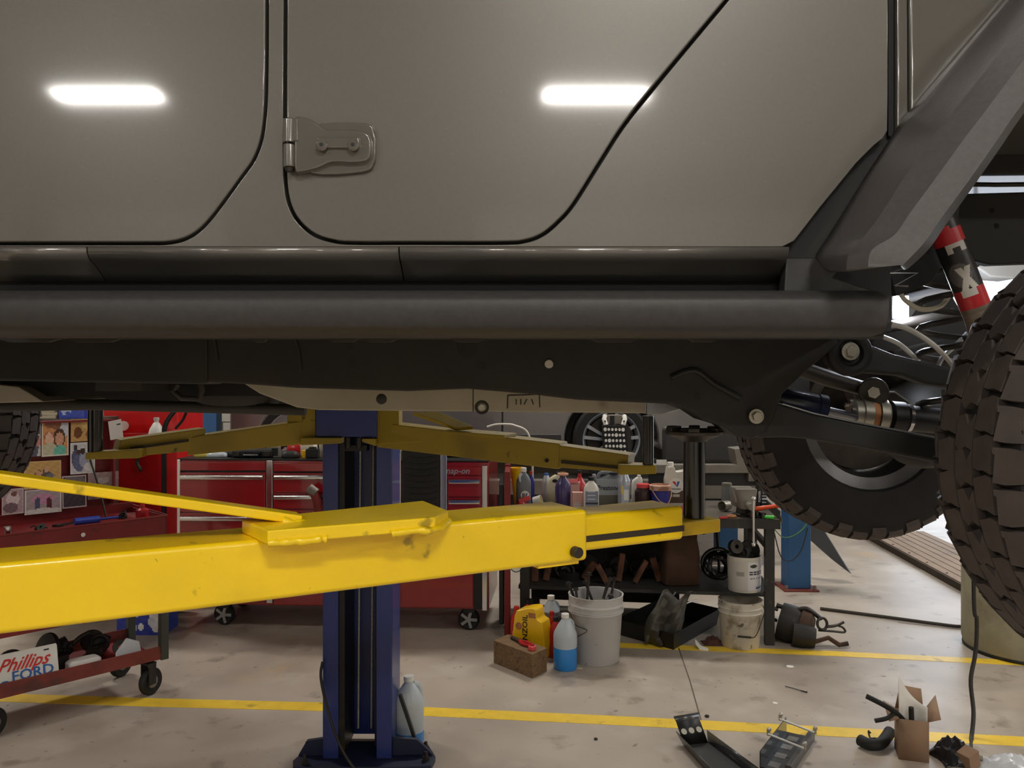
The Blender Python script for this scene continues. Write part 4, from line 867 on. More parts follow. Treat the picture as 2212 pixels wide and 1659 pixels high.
for k in range(9): 
    y = 985 + k * 13; build('vinyl_fold', M().tube(smooth([TB(876, y) - tn * .014, TB(900, y + 5) - tn * .017, TB(925, y + 4) - tn * .017, TB(945, y - 2) - tn * .014], 4), .005, 6), 'black', pad)
lt = TB(985, 1017) - tn * .0105
text('lettering', 'Snap-on', .052, 'alu', tbx, lt, tx, (0, 0, 1), shear=.25, ext=.002)
def tcaster(x):
    p = TB(x, 1300); c = Vector((p.x, p.y + .08, .066)); k = build('caster', M().lathe([(.03, -.02), (.058, -.022), (.066, -.012), (.066, .012), (.058, .022), (.03, .02)], c, (.15, 1, 0), 28, close=True), 'rubber', tbx)
    a = Vector((.15, 1, 0)).normalized(); m = M()
    for q in range(5): 
        an = q * 2 * PI / 5; u = Vector((math.cos(an) * a.y, -math.cos(an) * a.x, math.sin(an))); m.obox(c - a * .022 + u * .028, u * .026, a * .003, a.cross(u) * .009)
    m.cyl(c - a * .026, c - a * .018, .014, n=14); build('wheel_spokes', m, 'alu', k)
    build('yoke', M().box((c.x - .035, c.y - .032, .11), (c.x + .035, c.y + .032, .147)), 'black', k)
for x in (476, 1012): tcaster(x)
for x in (470, 1000):
    p = TB(x, 1300); c = Vector((p.x, p.y + .5, .066)); build('caster', M().lathe([(.001, -.02), (.058, -.022), (.066, -.012), (.066, .012), (.058, .022), (.001, .02)], c, (0, 1, 0), 24), 'rubber', tbx)
# things on top of the chest
zz = zt2 + .0082
def onT(x, back): p = PL(x, 995, TD, TS) + tn * back; p.z = zz; return p
def lump(name, label, cat, p, w, d, h, mt, rot=0, e=3):
    return tag(build(name, M().sup([(0, w * .9, d * .9), (.004, w, d), (h * .55, w * .97, d * .95), (h * .9, w * .7, d * .7), (h, w * .4, d * .4)], p, rot, e=e), mt, ang=60), label, cat)
lump('packet', 'yellow wrapped packet on the left end of the red tool chest', 'packet', onT(418, .12), .05, .04, .035, 'yellow_tag')
lump('glove', 'pale blue nitrile glove beside the yellow packet on the chest', 'glove', onT(452, .12), .07, .04, .03, 'jug_clear')
lump('pouch', 'small black pouch next to the blue glove on the chest', 'pouch', onT(484, .14), .035, .03, .045, 'black')
p = onT(535, .14); t = thing('tool_case', 'black plastic tool case with handle and latches on the chest', 'case', p)
build('shell', M().box(p + Vector((-.13, -.08, 0)), p + Vector((.13, .08, .05))), 'black', t, bevel=.012, seg=3)
build('handle', M().tube([p + Vector((-.05, -.08, .034)), p + Vector((-.045, -.11, .02)), p + Vector((.045, -.11, .02)), p + Vector((.05, -.08, .034))], .008, 8), 'black_gloss', t)
for s in (-.095, .095): build('latch', M().box(p + Vector((s - .018, -.088, .012)), p + Vector((s + .018, -.079, .042))), 'steel_dark', t, bevel=.002)
p = onT(583, .1); t = thing('gauge_box', 'small grey and black meter on the chest left of the red cloth', 'meter', p)
build('case', M().box(p + Vector((-.03, -.02, 0)), p + Vector((.03, .02, .07))), 'steel_grey', t, bevel=.005); build('dial', M().box(p + Vector((-.02, -.022, .012)), p + Vector((.02, -.0201, .06))), 'dark', t)
lump('shop_cloth', 'crumpled red cloth on the tool chest', 'cloth', onT(612, .25), .06, .05, .10, 'red_bright')
lump('folded_towel', 'white folded towel among the clutter on the chest', 'towel', onT(640, .25), .05, .05, .115, 'paper', e=5)
p = onT(652, .13); tag(build('tape_roll', M().lathe([(.024, 0), (.042, 0), (.042, .045), (.024, .045)], p, (0, 0, 1), 28, close=True), 'jug_yellow'), 'yellow tape roll on the chest', 'tape')
lump('cable_heap', 'tangle of black cables on the chest front edge', 'cables', onT(618, .08), .055, .045, .045, 'grime')
p = onT(667, .08); t = thing('charger', 'black battery charger block on the chest beside the beige cup', 'charger', p); build('case', M().box(p + Vector((-.04, -.03, 0)), p + Vector((.04, .03, .06))), 'black', t, bevel=.008); build('terminal', M().box(p + Vector((-.02, -.02, .0605)), p + Vector((.02, .02, .07))), 'steel_dark', t)
p = onT(686, .16); tag(build('cup', M().lathe([(.001, 0), (.034, 0), (.040, .12), (.043, .122), (.040, .124), (.036, .118), (.030, .01)], p, (0, 0, 1), 28), 'cream'), 'tall beige cup at the end of the chest clutter', 'cup')
p = onT(990, .25); t = thing('radio', 'black box radio on the right end of the chest under the arm', 'radio', p); build('case', M().box(p + Vector((-.11, -.05, 0)), p + Vector((.13, .05, .09))), 'black', t, bevel=.008); build('grille', M().box(p + Vector((-.09, -.053, .015)), p + Vector((.0, -.0501, .075))), 'steel_dark', t)
# mug-shaped grease gun head in front of the chest
p = TB(688, 1095) - tn * .10; t = thing('air_tool', 'dark red air tool with a steel head hooked on the chest beside the post', 'air tool', p)
build('head', M().cyl(TB(676, 1050) - tn * .08, TB(692, 1062) - tn * .08, .030, n=20), 'steel_grey', t, bevel=.004); build('grip', M().tube([TB(686, 1060) - tn * .08, TB(694, 1080) - tn * .08, TB(696, 1120) - tn * .045], .026, 14), 'maroon', t)
build('hook', M().tube([TB(696, 1120) - tn * .045, TB(696, 1120) - tn * .012], .012, 8), 'steel_dark', t)
# red creeper frame with casters standing on end at the right of the chest
d = 4.95; t = thing('creeper', 'red metal creeper frame with white casters standing on end by the chest', 'creeper', (W(1096, 1380, d).x, d, 0))
xr = W(1096, 1300, d).x
for dd in (0, .42): build('rail', M().box((xr - .018, d + dd, .01), (xr + .018, d + dd + .035, 1.0)), 'maroon', t, bevel=.004)
for z in (.03, .5, .97): build('cross_bar', M().box((xr - .015, d + .036, z - .015), (xr + .015, d + .419, z + .015)), 'maroon', t)
build('deck_pad', M().box((xr - .05, d + .03, .08), (xr - .02, d + .43, .92)), 'black', t, bevel=.008)
for z in (.117, .44):
    c = Vector((xr + .052, d - .005, z)); k = build('caster', M().lathe([(.012, -.012), (.030, -.014), (.036, -.006), (.036, .006), (.030, .014), (.012, .012)], c, (0, 1, 0), 24, close=True), 'white_plastic', t)
    build('tread', M().lathe([(.030, -.015), (.0365, -.007), (.0365, .007), (.030, .015)], c, (0, 1, 0), 24, close=True), 'grime', k)
    build('stem', M().cyl((xr + .012, d + .01, z + .05), (xr + .012, d + .01, z + .085), .009, n=12).obox((xr + .03, d + .012, z + .035), (.02, 0, 0), (0, .004, 0), (0, 0, .03)), 'zinc', k)
# ================================================================== workbench
BD, BS, BT = 5.03, .13, .735
bn = nrm(BS); bxv = Vector((bn.y, -bn.x, 0))
def BF(x, y): return PL(x, y, BD, BS)
bl_, br_ = BF(1112, 1100), BF(1686, 1100); bl_.z = br_.z = 0; BW = (br_ - bl_).length; BDp = .72
def Bp(u, v, z): p = bl_ + bxv * u + bn * v; p.z = z; return p
def bb(m, u0, u1, v0, v1, z0, z1): return m.obox(Bp((u0 + u1) / 2, (v0 + v1) / 2, (z0 + z1) / 2), bxv * (u1 - u0) / 2, bn * (v1 - v0) / 2, (0, 0, (z1 - z0) / 2))
bench = thing('workbench', 'black steel workbench crowded with bottles behind the near yellow arm', 'workbench', Bp(BW / 2, .3, 0))
build('top', bb(M(), 0, BW, 0, BDp, BT - .045, BT), 'bench_top', bench, bevel=.004)
build('top_edge', bb(M(), 0, BW, -.006, 0, BT - .055, BT), 'bench', bench)
build('end_lip', bb(M(), BW - .006, BW, .0, BDp, BT, BT + .05), 'bench', bench)
for u in (.03, BW - .085):
    for v in (.01, BDp - .06): build('leg', bb(M(), u, u + .055, v, v + .05, 0, BT - .045), 'bench', bench, bevel=.003)
for u in (.03, BW - .085): build('side_brace', M().obox(Bp(u + .027, BDp / 2, .56), bn * .28, bxv * .012, (0, 0, .018)), 'bench', bench)
SHZ = .30
build('back_panel', bb(M(), .05, BW * .66, BDp - .02, BDp - .012, .04, BT - .05), 'bench', bench)
build('shelf', bb(M(), .02, BW - .03, .02, BDp - .02, SHZ - .02, SHZ), 'bench', bench)
tg = build('paper_tag', M().prism([Bp(BW + .001, .04, BT + .04), Bp(BW + .001, .10, BT + .045), Bp(BW + .02, .10, BT - .03), Bp(BW + .02, .04, BT - .025)], bxv * .001), 'yellow_tag', bench)
def T(x, y): return W(x, y, F * (H - BT) / (y - CY))
def PXS(p): return p.y / F
def bottle(label, x, y, wpx, hpx, mt, cap, kind='quart', cat='bottle', name='bottle', ratio=.62, rot=0.0, P=None, group='bottles on the workbench'):
    p = P if P is not None else T(x, y); s = PXS(p); w = wpx * s / 2; h = hpx * s; d = w * ratio
    t = thing(name, label, cat, p, group)
    if kind == 'quart': secs = [(0, w * .94, d * .94), (h * .01, w, d), (h * .60, w, d), (h * .70, w * .94, d * .95), (h * .80, w * .66, d * .8), (h * .87, w * .36, d * .55, 0, 2), (h * .90, w * .34, w * .34, 0, 2)]; cz0, cr = h * .90, w * .40
    elif kind == 'round': secs = [(0, w * .95, w * .95, 0, 2), (h * .01, w, w, 0, 2), (h * .62, w, w, 0, 2), (h * .72, w * .9, w * .9, 0, 2), (h * .86, w * .42, w * .42, 0, 2), (h * .90, w * .36, w * .36, 0, 2)]; cz0, cr = h * .90, w * .40
    elif kind == 'slant': secs = [(0, w * .94, d * .94), (h * .01, w, d), (h * .66, w, d), (h * .80, w * .92, d * .9, w * .06), (h * .90, w * .55, d * .7, w * .3), (h * .93, w * .4, w * .4, w * .35, 2)]; cz0, cr = h * .93, w * .34
    elif kind == 'cone': secs = [(0, w, w, 0, 2), (h * .70, w, w, 0, 2), (h * .72, w * .97, w * .97, 0, 2), (h * .90, w * .55, w * .55, 0, 2), (h * .93, w * .5, w * .5, 0, 2)]; cz0, cr = h * .93, w * .46
    build('body', M().sup(secs, p, rot), mt, t, ang=55)
    xo = w * .35 if kind == 'slant' else 0
    build('cap', M().lathe([(.001, cz0), (cr, cz0), (cr, h * .995), (cr * .9, h), (.001, h)], p + Vector((xo, 0, 0)), (0, 0, 1), 18), cap, t)
    return t, p, w, h, d
def sticker(t, p, w, h, d, u0, u1, v0, v1, fn, nx=18, ny=22, name='label_print', fl=.97):
    return card(name, t, p + Vector((w * u0, -d - .0015, h * v0)), (w * (u1 - u0), 0, 0), (0, 0, h * (v1 - v0)), nx, ny, fn)
# silver quart with round emblem
t, p, w, h, d = bottle('grey oil bottle with white top and round emblem, first on the bench', 1131, 1098, 32, 88, 'grey_bottle', 'white_plastic')
build('handle_grip', M().tube(smooth([p + Vector((-w * .2, -d * .6, h * .86)), p + Vector((-w * .55, -d * .8, h * .78)), p + Vector((-w * .5, -d * .85, h * .66))], 4), w * .2, 8), 'silver_can', t)
ec = p + Vector((w * .2, -d - .001, h * .34)); build('emblem', M().cyl(ec, ec + Vector((0, -.0012, 0)), w * .58, n=24), 'white_plastic', t)
def vee(parent, c, r):
    build('emblem_mark', M().prism([c + Vector(q) * r for q in ((-.7, 0, .5), (-.1, 0, .5), (.12, 0, -.45))], (0, -.0006, 0)), 'ink_red', parent); build('emblem_mark', M().prism([c + Vector(q) * r for q in ((.12, 0, .1), (.25, 0, .5), (.7, 0, .5), (.3, 0, -.45), (.12, 0, -.45))], (0, -.0006, 0)), 'ink_blue', parent)
vee(t, ec + Vector((0, -.0014, 0)), w * .5)
p = T(1118, 1088); t = thing('funnel', 'yellow funnel standing behind the first grey bottle', 'funnel', p); s = PXS(p); build('cone', M().lathe([(.012, 0), (.02, .0), (.032, 60 * s * .5), (.05, 78 * s), (.046, 78 * s), (.028, 40 * s)], p, (0, 0, 1), 24), 'jug_yellow', t)
bottle('dark blue bottle with a red cap half hidden behind the first grey bottle', 1147, 1090, 16, 72, 'blue_tub', 'red_plastic')
p = T(1162, 1096); s = PXS(p); t = thing('paper_cup', 'crumpled white and yellow paper cup lying on the bench', 'cup', p)
build('cup', M().lathe([(.010, 0), (.030, .003), (.036, .055), (.034, .055), (.026, .008)], p + Vector((-.03, 0, .034)), (1, -.25, .22), 20), 'paper', t); build('grease_fill', M().lathe([(.001, .047), (.034, .048)], p + Vector((-.03, 0, .034)), (1, -.25, .22), 20), 'yellow_tag', t)
bottle('blue and silver spray can leaning at the back of the bench', 1180, 1084, 20, 62, 'silver_can', 'ink_blue', 'cone')
t, p, w, h, d = bottle('cream oil jug with a grip hole behind the purple bottle', 1200, 1092, 38, 72, 'cream', 'dark', 'slant')
hc = p + Vector((-w * .1, -d - .001, h * .76)); build('grip_hole', M().prism([hc + Vector((w * .3 * math.cos(a), 0, w * .2 * math.sin(a))) for a in [k * PI / 8 for k in range(16)]], (0, -.001, 0)), 'dark', t)
t, p, w, h, d = bottle('clear bottle of purple liquid with a dirty orange rim', 1216, 1102, 34, 82, 'purple', 'rust', 'round')
build('neck_rim', M().lathe([(.012, h * .9), (w * .7, h * .93), (w * .72, h * .97), (.012, h * .98)], p, (0, 0, 1), 20), 'rust_pink', t)
p = T(1252, 1090); s = PXS(p); t = thing('oil_can', 'bright red funnel-topped can behind the pink boxes', 'can', p)
build('body', M().lathe([(.001, 0), (.05, 0), (.05, 36 * s), (.047, 40 * s), (.022, 56 * s), (.012, 60 * s), (.012, 68 * s), (.001, 68 * s)], p, (0, 0, 1), 24), 'red_plastic', t); build('spout_cap', M().cyl(p + Vector((0, 0, 68 * s)), p + Vector((0, 0, 74 * s)), .014, n=14), 'dark', t)
p = T(1237, 1094); s = PXS(p); t = thing('part_carton', 'tall pink carton beside the purple bottle', 'box', p); build('box', M().box(p + Vector((-.03, 0, 0)), p + Vector((.045, .05, 52 * s))), 'paper_pink', t, bevel=.002); build('flap', M().obox(p + Vector((.0, .0, 55 * s)), (.035, 0, 0), (0, .003, 0), (0, .006, 4 * s)), 'red_plastic', t)
p = T(1247, 1106); s = PXS(p); t = thing('part_carton', 'short pink carton in front, at the edge of the bench', 'box', p); build('box', M().box(p + Vector((-.03, 0, 0)), p + Vector((.036, .05, 42 * s))), 'paper_pink', t, bevel=.002); card('label_print', t, p + Vector((-.02, -.0012, .01)), (.045, 0, 0), (0, 0, .05), 12, 12, lambda u, v: (150, 140, 150) if int(v * 12) % 3 == 1 else (214, 190, 186))
t, p, w, h, d = bottle('white bottle with a grey panel label right of the pink cartons', 1277, 1108, 33, 78, 'white_plastic', 'dark', 'quart')
sticker(t, p, w, h, d, -.8, .85, .05, .62, lambda u, v: (30, 36, 50) if .36 < v < .46 else ((196, 200, 210) if int(v * 22) % 4 == 1 and .15 < u < .8 else (122, 128, 146)))
bottle('small silver-capped grey bottle behind the white bottle', 1283, 1086, 20, 62, 'grey_bottle', 'silver_can')
# coolant jug with lettering
t, p, w, h, d = bottle('grey coolant jug with black lettering and an orange swirl', 1315, 1092, 60, 72, 'grey_bottle', 'dark', 'slant', name='coolant_jug', cat='jug', ratio=.4)
sticker(t, p, w, h, d, -.92, .95, .06, .82, lambda u, v: (218, 96, 36) if (u - .98) ** 2 / .12 + (v - .15) ** 2 / .35 < 1 and (u - .8) ** 2 / .08 + (v - .2) ** 2 / .2 > .75 else ((150, 156, 160) if v > .35 else (96, 92, 80)), 30, 30)
text('lettering', 'Prestone', .043, 'ink', t, p + Vector((-w * .08, -d - .0032, h * .55)), (1, 0, 0), (0, 0, 1), sx=.9)
build('handle', M().tube(smooth([p + Vector((-w * .85, 0, h * .80)), p + Vector((-w * .6, 0, h * .97)), p + Vector((0, 0, h * .99)), p + Vector((w * .3, 0, h * .92))], 5), .012, 8), 'grey_bottle', t)
t, p, w, h, d = bottle('silver cone-topped can with a small label', 1348, 1098, 27, 84, 'silver_can', 'silver_can', 'cone', name='can', cat='can')
sticker(t, p, w, h, w, -.55, .6, .06, .6, lambda u, v: (206, 60, 50) if v < .12 else ((226, 224, 220) if u > .35 and .3 < v < .8 else ((220, 196, 80) if u < .25 and v > .6 else (170, 178, 192))))
bottle('plain white bottle lying low behind the dark jar', 1376, 1084, 24, 58, 'white_plastic', 'white_plastic', 'slant')
p = T(1389, 1096); s = PXS(p); t = thing('jar', 'dark brown jar with a red lid left of the blue tub', 'jar', p); build('body', M().lathe([(.001, 0), (17 * s, 0), (18 * s, 4 * s), (18 * s, 36 * s), (13 * s, 42 * s), (13 * s, 44 * s)], p, (0, 0, 1), 24), 'jar_dark', t); build('lid', M().lathe([(14 * s, 43 * s), (14 * s, 51 * s), (.001, 52 * s)], p, (0, 0, 1), 24), 'red_pink', t)
p = T(1426, 1098); s = PXS(p); t = thing('grease_tub', 'blue plastic tub with a rusty pink rim and bent handle', 'tub', p)
build('tub', M().lathe([(.001, 0), (18 * s, 0), (20.5 * s, 40 * s), (19 * s, 40 * s), (17 * s, 8 * s)], p, (0, 0, 1), 28), 'blue_tub', t); build('rim', M().lathe([(20 * s, 40 * s), (23 * s, 40 * s), (23.5 * s, 50 * s), (20 * s, 52 * s), (19 * s, 44 * s)], p, (0, 0, 1), 28, close=True), 'rust_pink', t); build('grease_fill', M().lathe([(.001, 47 * s), (19.5 * s, 46 * s)], p, (0, 0, 1), 24), 'rust', t)
build('bail', M().tube(smooth([p + Vector((-19 * s, -14 * s, 40 * s)), p + Vector((-6 * s, -24 * s, 20 * s)), p + Vector((12 * s, -24 * s, 14 * s)), p + Vector((23 * s, -4 * s, 30 * s)), p + Vector((23 * s, 2 * s, 42 * s))], 5), .0032, 6), 'rust_pink', t)
# big oil jug
p = T(1466, 1092); s = PXS(p); t = thing('oil_jug', 'large white oil jug with a round emblem and brown label', 'jug', p)
pts = smooth([(-27, 0), (24, 0), (27, 10), (27, 42), (24, 52), (27, 62), (27, 78), (20, 84), (8, 82), (-10, 76), (-12, 86), (-24, 86), (-27, 70), (-30, 55), (-29, 30)], 3, True)
m = M().prism([p + Vector((a * s, -.045, max(0, b) * s)) for a, b in [(q[0], q[1]) for q in smooth([(-27, 0, 0), (24, 0, 0), (27, 10, 0), (27, 42, 0), (22, 52, 0), (14, 56, 0), (10, 66, 0), (12, 76, 0), (-8, 74, 0), (-12, 84, 0), (-24, 84, 0), (-27, 70, 0), (-30, 55, 0), (-29, 30, 0)], 3, True)]], (0, .09, 0)); build('body', m, 'off_white', t, bevel=.008, seg=3)
build('handle', M().tube(smooth([p + Vector((10 * s, 0, 74 * s)), p + Vector((22 * s, 0, 78 * s)), p + Vector((26 * s, 0, 66 * s)), p + Vector((24 * s, 0, 50 * s)), p + Vector((20 * s, 0, 46 * s))], 5), .014, 10), 'off_white', t)
build('cap', M().cyl(p + Vector((-18 * s, 0, 84 * s)), p + Vector((-18 * s, 0, 94 * s)), .021, n=20), 'white_plastic', t, bevel=.002)
card('label_print', t, p + Vector((-24 * s, -.0462, 4 * s)), (46 * s, 0, 0), (0, 0, 30 * s), 26, 16, lambda u, v: (200, 190, 170) if (.55 < v < .72 and .1 < u < .5 and int(u * 40) % 3) or v < .12 else (78, 64, 50))
ec = p + Vector((-9 * s, -.0465, 45 * s)); build('emblem', M().cyl(ec, ec + Vector((0, -.002, 0)), 16 * s, n=28), 'white_plastic', t); vee(t, ec + Vector((0, -.0022, 3 * s)), 12 * s)
text('lettering', 'Valvoline', .016, 'ink', t, ec + Vector((0, -.0024, -7 * s)), (1, 0, 0), (0, 0, 1))
bottle('thin white bottle between the large oil jug and the adapter', 1506, 1093, 18, 76, 'white_plastic', 'white_plastic', 'quart', ratio=.9)
def rag(name, label, p, w, d, h, mt, seed, cat='rag'):
    r = random.Random(seed); n = 14; m = M(); rows = []
    for j in range(n):
        rows.append([Vector((p.x + (i / (n - 1) - .5) * w * (1 + .15 * math.sin(j * 1.3 + seed)), p.y + (j / (n - 1) - .5) * d, p.z + .002 + h * max(0, 1 - ((i / (n - 1) - .5) ** 2 + (j / (n - 1) - .5) ** 2) * 4.2) * (.45 + .55 * r.random()))) for i in range(n)])
    m.loft(rows); return tag(build(name, m, mt, solid=.002, ang=70), label, cat)
rag('shop_rag', 'crumpled dark red rag on the bench front beside the oil jug', T(1478, 1108), .16, .12, .05, 'rag', 3)
# glass jar, jar on its side, vise and small tools
p = T(1570, 1085); s = PXS(p); t = thing('glass_jar', 'round glass jar behind the vise', 'jar', p); build('glass', M().lathe([(.001, 0), (.035, 0), (.037, .08), (.03, .10), (.03, .115), (.026, .115), (.032, .075), (.03, .008)], p, (0, 0, 1), 24), 'glass', t); build('lid', M().lathe([(.032, .112), (.032, .128), (.001, .13)], p, (0, 0, 1), 24), 'steel_grey', t)
p = T(1568, 1104); t = thing('tin_cup', 'shiny tin cup lying on its side left of the vise', 'cup', p); build('cup', M().lathe([(.001, .07), (.028, .068), (.032, 0), (.030, 0), (.026, .06), (.001, .06)], p + Vector((-.03, -.02, .033)), (1, .8, 0), 24), 'zinc', t)
p = T(1606, 1113); s = PXS(p); v = thing('bench_vise', 'old steel bench vise with its handle hanging over the bench edge', 'vise', p)
build('base', M().lathe([(.001, 0), (.065, 0), (.065, .012), (.045, .02), (.04, .05), (.001, .05)], p, (0, 0, 1), 24), 'steel_dark', v)
build('rear_jaw', M().sup([(.05, .05, .07), (.08, .06, .075), (.12, .06, .05), (.155, .062, .03), (.165, .06, .028)], p + Vector((0, .05, 0)), 0, e=4), 'steel_grey', v, bevel=.003)
build('front_jaw', M().sup([(.05, .04, .05), (.09, .05, .05), (.12, .055, .035), (.15, .062, .025), (.165, .062, .024)], p + Vector((0, -.055, 0)), 0, e=4), 'steel_grey', v, bevel=.003)
build('jaw_plate', M().box(p + Vector((-.06, -.03, .13)), p + Vector((.06, -.022, .167))), 'zinc', v)
build('screw', M().cyl(p + Vector((0, -.17, .075)), p + Vector((0, -.05, .075)), .020, n=16), 'steel_grey', v)
build('handle', M().tube([p + Vector((.012, -.165, .12)), p + Vector((.012, -.165, -.14))], .0085, 10).sphere(p + Vector((.012, -.165, .122)), .014).sphere(p + Vector((.012, -.165, -.142)), .014), 'chrome', v)
t, p, w, h, d = bottle('black spray can with white dome top right of the vise', 1643, 1096, 21, 66, 'black', 'white_plastic', 'cone', name='spray_can', cat='can')
sticker(t, p, w, h, w, -.6, .9, .05, .66, lambda u, v: (214, 218, 226) if (int(v * 22) % 4 < 2 and u > .4 and v < .6) or ((u - .6) ** 2 + (v - .83) ** 2 < .02) else (24, 25, 34))
text('lettering', 'POWER', .020, 'ink_white', t, p + Vector((-w * .52, -w - .004, h * .38)), (0, 0, 1), (-1, 0, 0))
p = T(1640, 1118); t = thing('pry_tool', 'orange-handled tool resting on the sockets at the bench end', 'tool', p)
a, b = p + Vector((-.03, .02, .045)), p + Vector((.15, .0, .075)); build('handle', M().tube([a, a.lerp(b, .1), a.lerp(b, .5), b], [.012, .015, .012, .013], 12), 'orange', t); build('shank', M().tube([a + Vector((-.03, .01, -.018)), a], .007, 8), 'steel_dark', t)
for k, (dx, dy, r_) in enumerate(((-.05, -.02, .018), (-.012, .0, .02), (.012, -.035, .016))):
    q = p + Vector((dx, dy, 0)); tag(build('socket', M().lathe([(r_ * .7, 0), (r_, 0), (r_, .033), (r_ * .7, .033), (r_ * .6, .02)], q, (0, 0, 1), 16), 'black_gloss'), ('left black socket of three under the orange tool', 'taller black socket in the middle under the orange tool', 'right black socket of three under the orange tool')[k], 'socket')
p = T(1655, 1121); t = thing('screwdriver', 'short green-handled screwdriver on the right end of the bench', 'screwdriver', p); build('handle', M().tube([p + Vector((-.01, 0, .012)), p + Vector((.04, -.02, .012))], [.009, .012], 10), 'green', t); build('blade', M().tube([p + Vector((-.06, .03, .012)), p + Vector((-.01, 0, .012))], .003, 8), 'steel_dark', t)
p = T(1580, 1118); tag(build('tape_ring', M().torus(p + Vector((0, 0, .008)), (0, 0, 1), .022, .008, 20, 8), 'rust'), 'brown ring lying in front of the vise', 'ring')
p = T(1562, 1121); tag(build('marker', M().tube([p + Vector((-.02, 0, .007)), p + Vector((.03, .01, .007))], .007, 8), 'red_plastic'), 'short red marker beside the adapter post', 'marker')
# left end clutter: red clamp and light-coloured can
p = T(1082, 1104); p = Bp(.02, .2, BT); t = thing('pipe_clamp', 'small red clamp with a grey pad at the left end of the bench', 'clamp', p)
build('jaw', M().sup([(0, .04, .03), (.02, .045, .03), (.05, .02, .02)], p, .3), 'red_plastic', t); build('pad', M().obox(p + Vector((.015, -.01, .06)), (.035, 0, .012), (0, .015, 0), (-.004, 0, .014)), 'red_pink', t, bevel=.003); build('knob', M().cyl(p + Vector((.01, 0, .07)), p + Vector((.01, 0, .10)), .012, n=12), 'steel_grey', t)
# -------- lower shelf
def onS(x, v): 
    q = BF(x, 1270); u = (q - bl_).dot(bxv); return Bp(u * (1 + v * .2 * 0) , v, SHZ)
BR = [(1150, .14, .0, 'wood block standing at the left end of the lower shelf', (.045, .045, .14)), (1178, .16, .2, 'wood block standing second from the left on the lower shelf', (.04, .04, .13)), (1270, .2, .6, 'tilted brown block under the arm, third from the left', (.04, .04, .12)), (1300, .12, -.5, 'tilted brown block fallen toward the bucket', (.035, .035, .12)), (1340, .2, .15, 'upright brown block in the middle of the lower shelf', (.035, .04, .17)), (1385, .16, .5, 'pale-ended brown block in the middle of the lower shelf', (.03, .03, .15)), (1420, .22, -.3, 'dark block right of the pale-ended one on the lower shelf', (.04, .04, .15))]
for x, v_, tl, lb, sz in BR:
    p = onS(x, v_); c = math.cos(tl); s_ = math.sin(tl); hz = sz[2] * abs(c) / 2 * 1 + sz[0] / 1 * abs(s_) * .5
    o = build('wood_block', M().obox(p + Vector((0, 0, hz + .001)), Vector((c, 0, -s_)) * sz[0] / 2, (0, sz[1] / 2, 0), Vector((s_, 0, c)) * sz[2] / 2), 'brick', bevel=.004); tag(o, lb, 'wood block', 'wood blocks on the lower shelf')
p = onS(1474, .2); o = build('paper_sack', M().sup([(0, .10, .07), (.01, .115, .08), (.2, .11, .075), (.27, .10, .05), (.31, .105, .03)], p, .1, e=5), 'brown_bag', ang=50); tag(o, 'dark brown paper sack on the lower shelf', 'sack')
p = onS(1560, .2); m = M(); rr = random.Random(2)
for k in range(9):
    ax = Vector((rr.uniform(-1, 1), -1, rr.uniform(-1, 1))); m.torus(p + Vector((0, 0, .115 + rr.uniform(-.01, .02))), ax, .085 + rr.uniform(-.01, .012), .011, 28, 8)
tag(build('cable_coil', m, 'black_gloss'), 'glossy black coiled cable between the sack and the labelled pail', 'cable')
p = onS(1613, .10); t = thing('pail', 'white labelled pail of old parts on the lower shelf', 'pail', p); s = PXS(p)
R0 = .098; build('pail', M().lathe([(.001, 0), (R0 * .95, 0), (R0, .18), (R0 * .98, .205), (R0 * .94, .205), (R0 * .90, .02), (.001, .02)], p, (0, 0, 1), 36), 'off_white', t)
m = M(); m.c = []; NA, NV = 60, 40
for j in range(NV + 1):
    for i in range(NA + 1):
        a = math.radians(-150 + 150 * i / NA) ; r = R0 * (.952 + .048 * (.02 + .165 * j / NV) / .18) + .0012; m.v.append(p + Vector((r * math.cos(a), r * math.sin(a), .015 + .165 * j / NV)))
def pail_print(u, v):
    if u < .38: return (206, 202, 194) if not (.5 < v < .66 and .12 < u < .3) else (160, 156, 150)
    uu = (u - .4) / .6
    if ((uu - .2) / .15) ** 2 + ((v - .86) / .06) ** 2 < 1: return (46, 52, 40)
    rr_ = ((uu - .72) / .1) ** 2 + ((v - .82) / .075) ** 2
    if .45 < rr_ < 1: return (70, 84, 120)
    if .52 < v < .70 and int(v * 40) % 3 != 0 and uu < .9: return (44, 46, 56) if int(uu * 31) % 5 else (210, 210, 214)
    if .40 < v < .46 and uu < .9: return (140, 142, 150) if int(uu * 24) % 3 else (216, 216, 220)
    if .05 < v < .16 and .3 < uu < .9: return (60, 70, 100) if int(v * 60) % 2 else (170, 174, 190)
    return (218, 218, 222)
for j in range(NV):
    for i in range(NA): m.f.append((j * (NA + 1) + i, j * (NA + 1) + i + 1, (j + 1) * (NA + 1) + i + 1, (j + 1) * (NA + 1) + i)); m.c.append(srgb(*pail_print((i + .5) / NA, (j + .5) / NV)))
build('pail_label', m, 'print', t, fix=False)
scrap('black alternator heaped in the labelled pail', p + Vector((.0, .0, .16)), .18, 21, 'grime')
tag(build('pulley', M().lathe([(.012, -.02), (.04, -.02), (.034, -.008), (.034, .008), (.04, .02), (.012, .02)], p + Vector((-.06, -.03, .26)), (.2, -1, .2), 26, close=True), 'steel_dark'), 'grooved steel pulley at the left edge of the labelled pail', 'pulley')
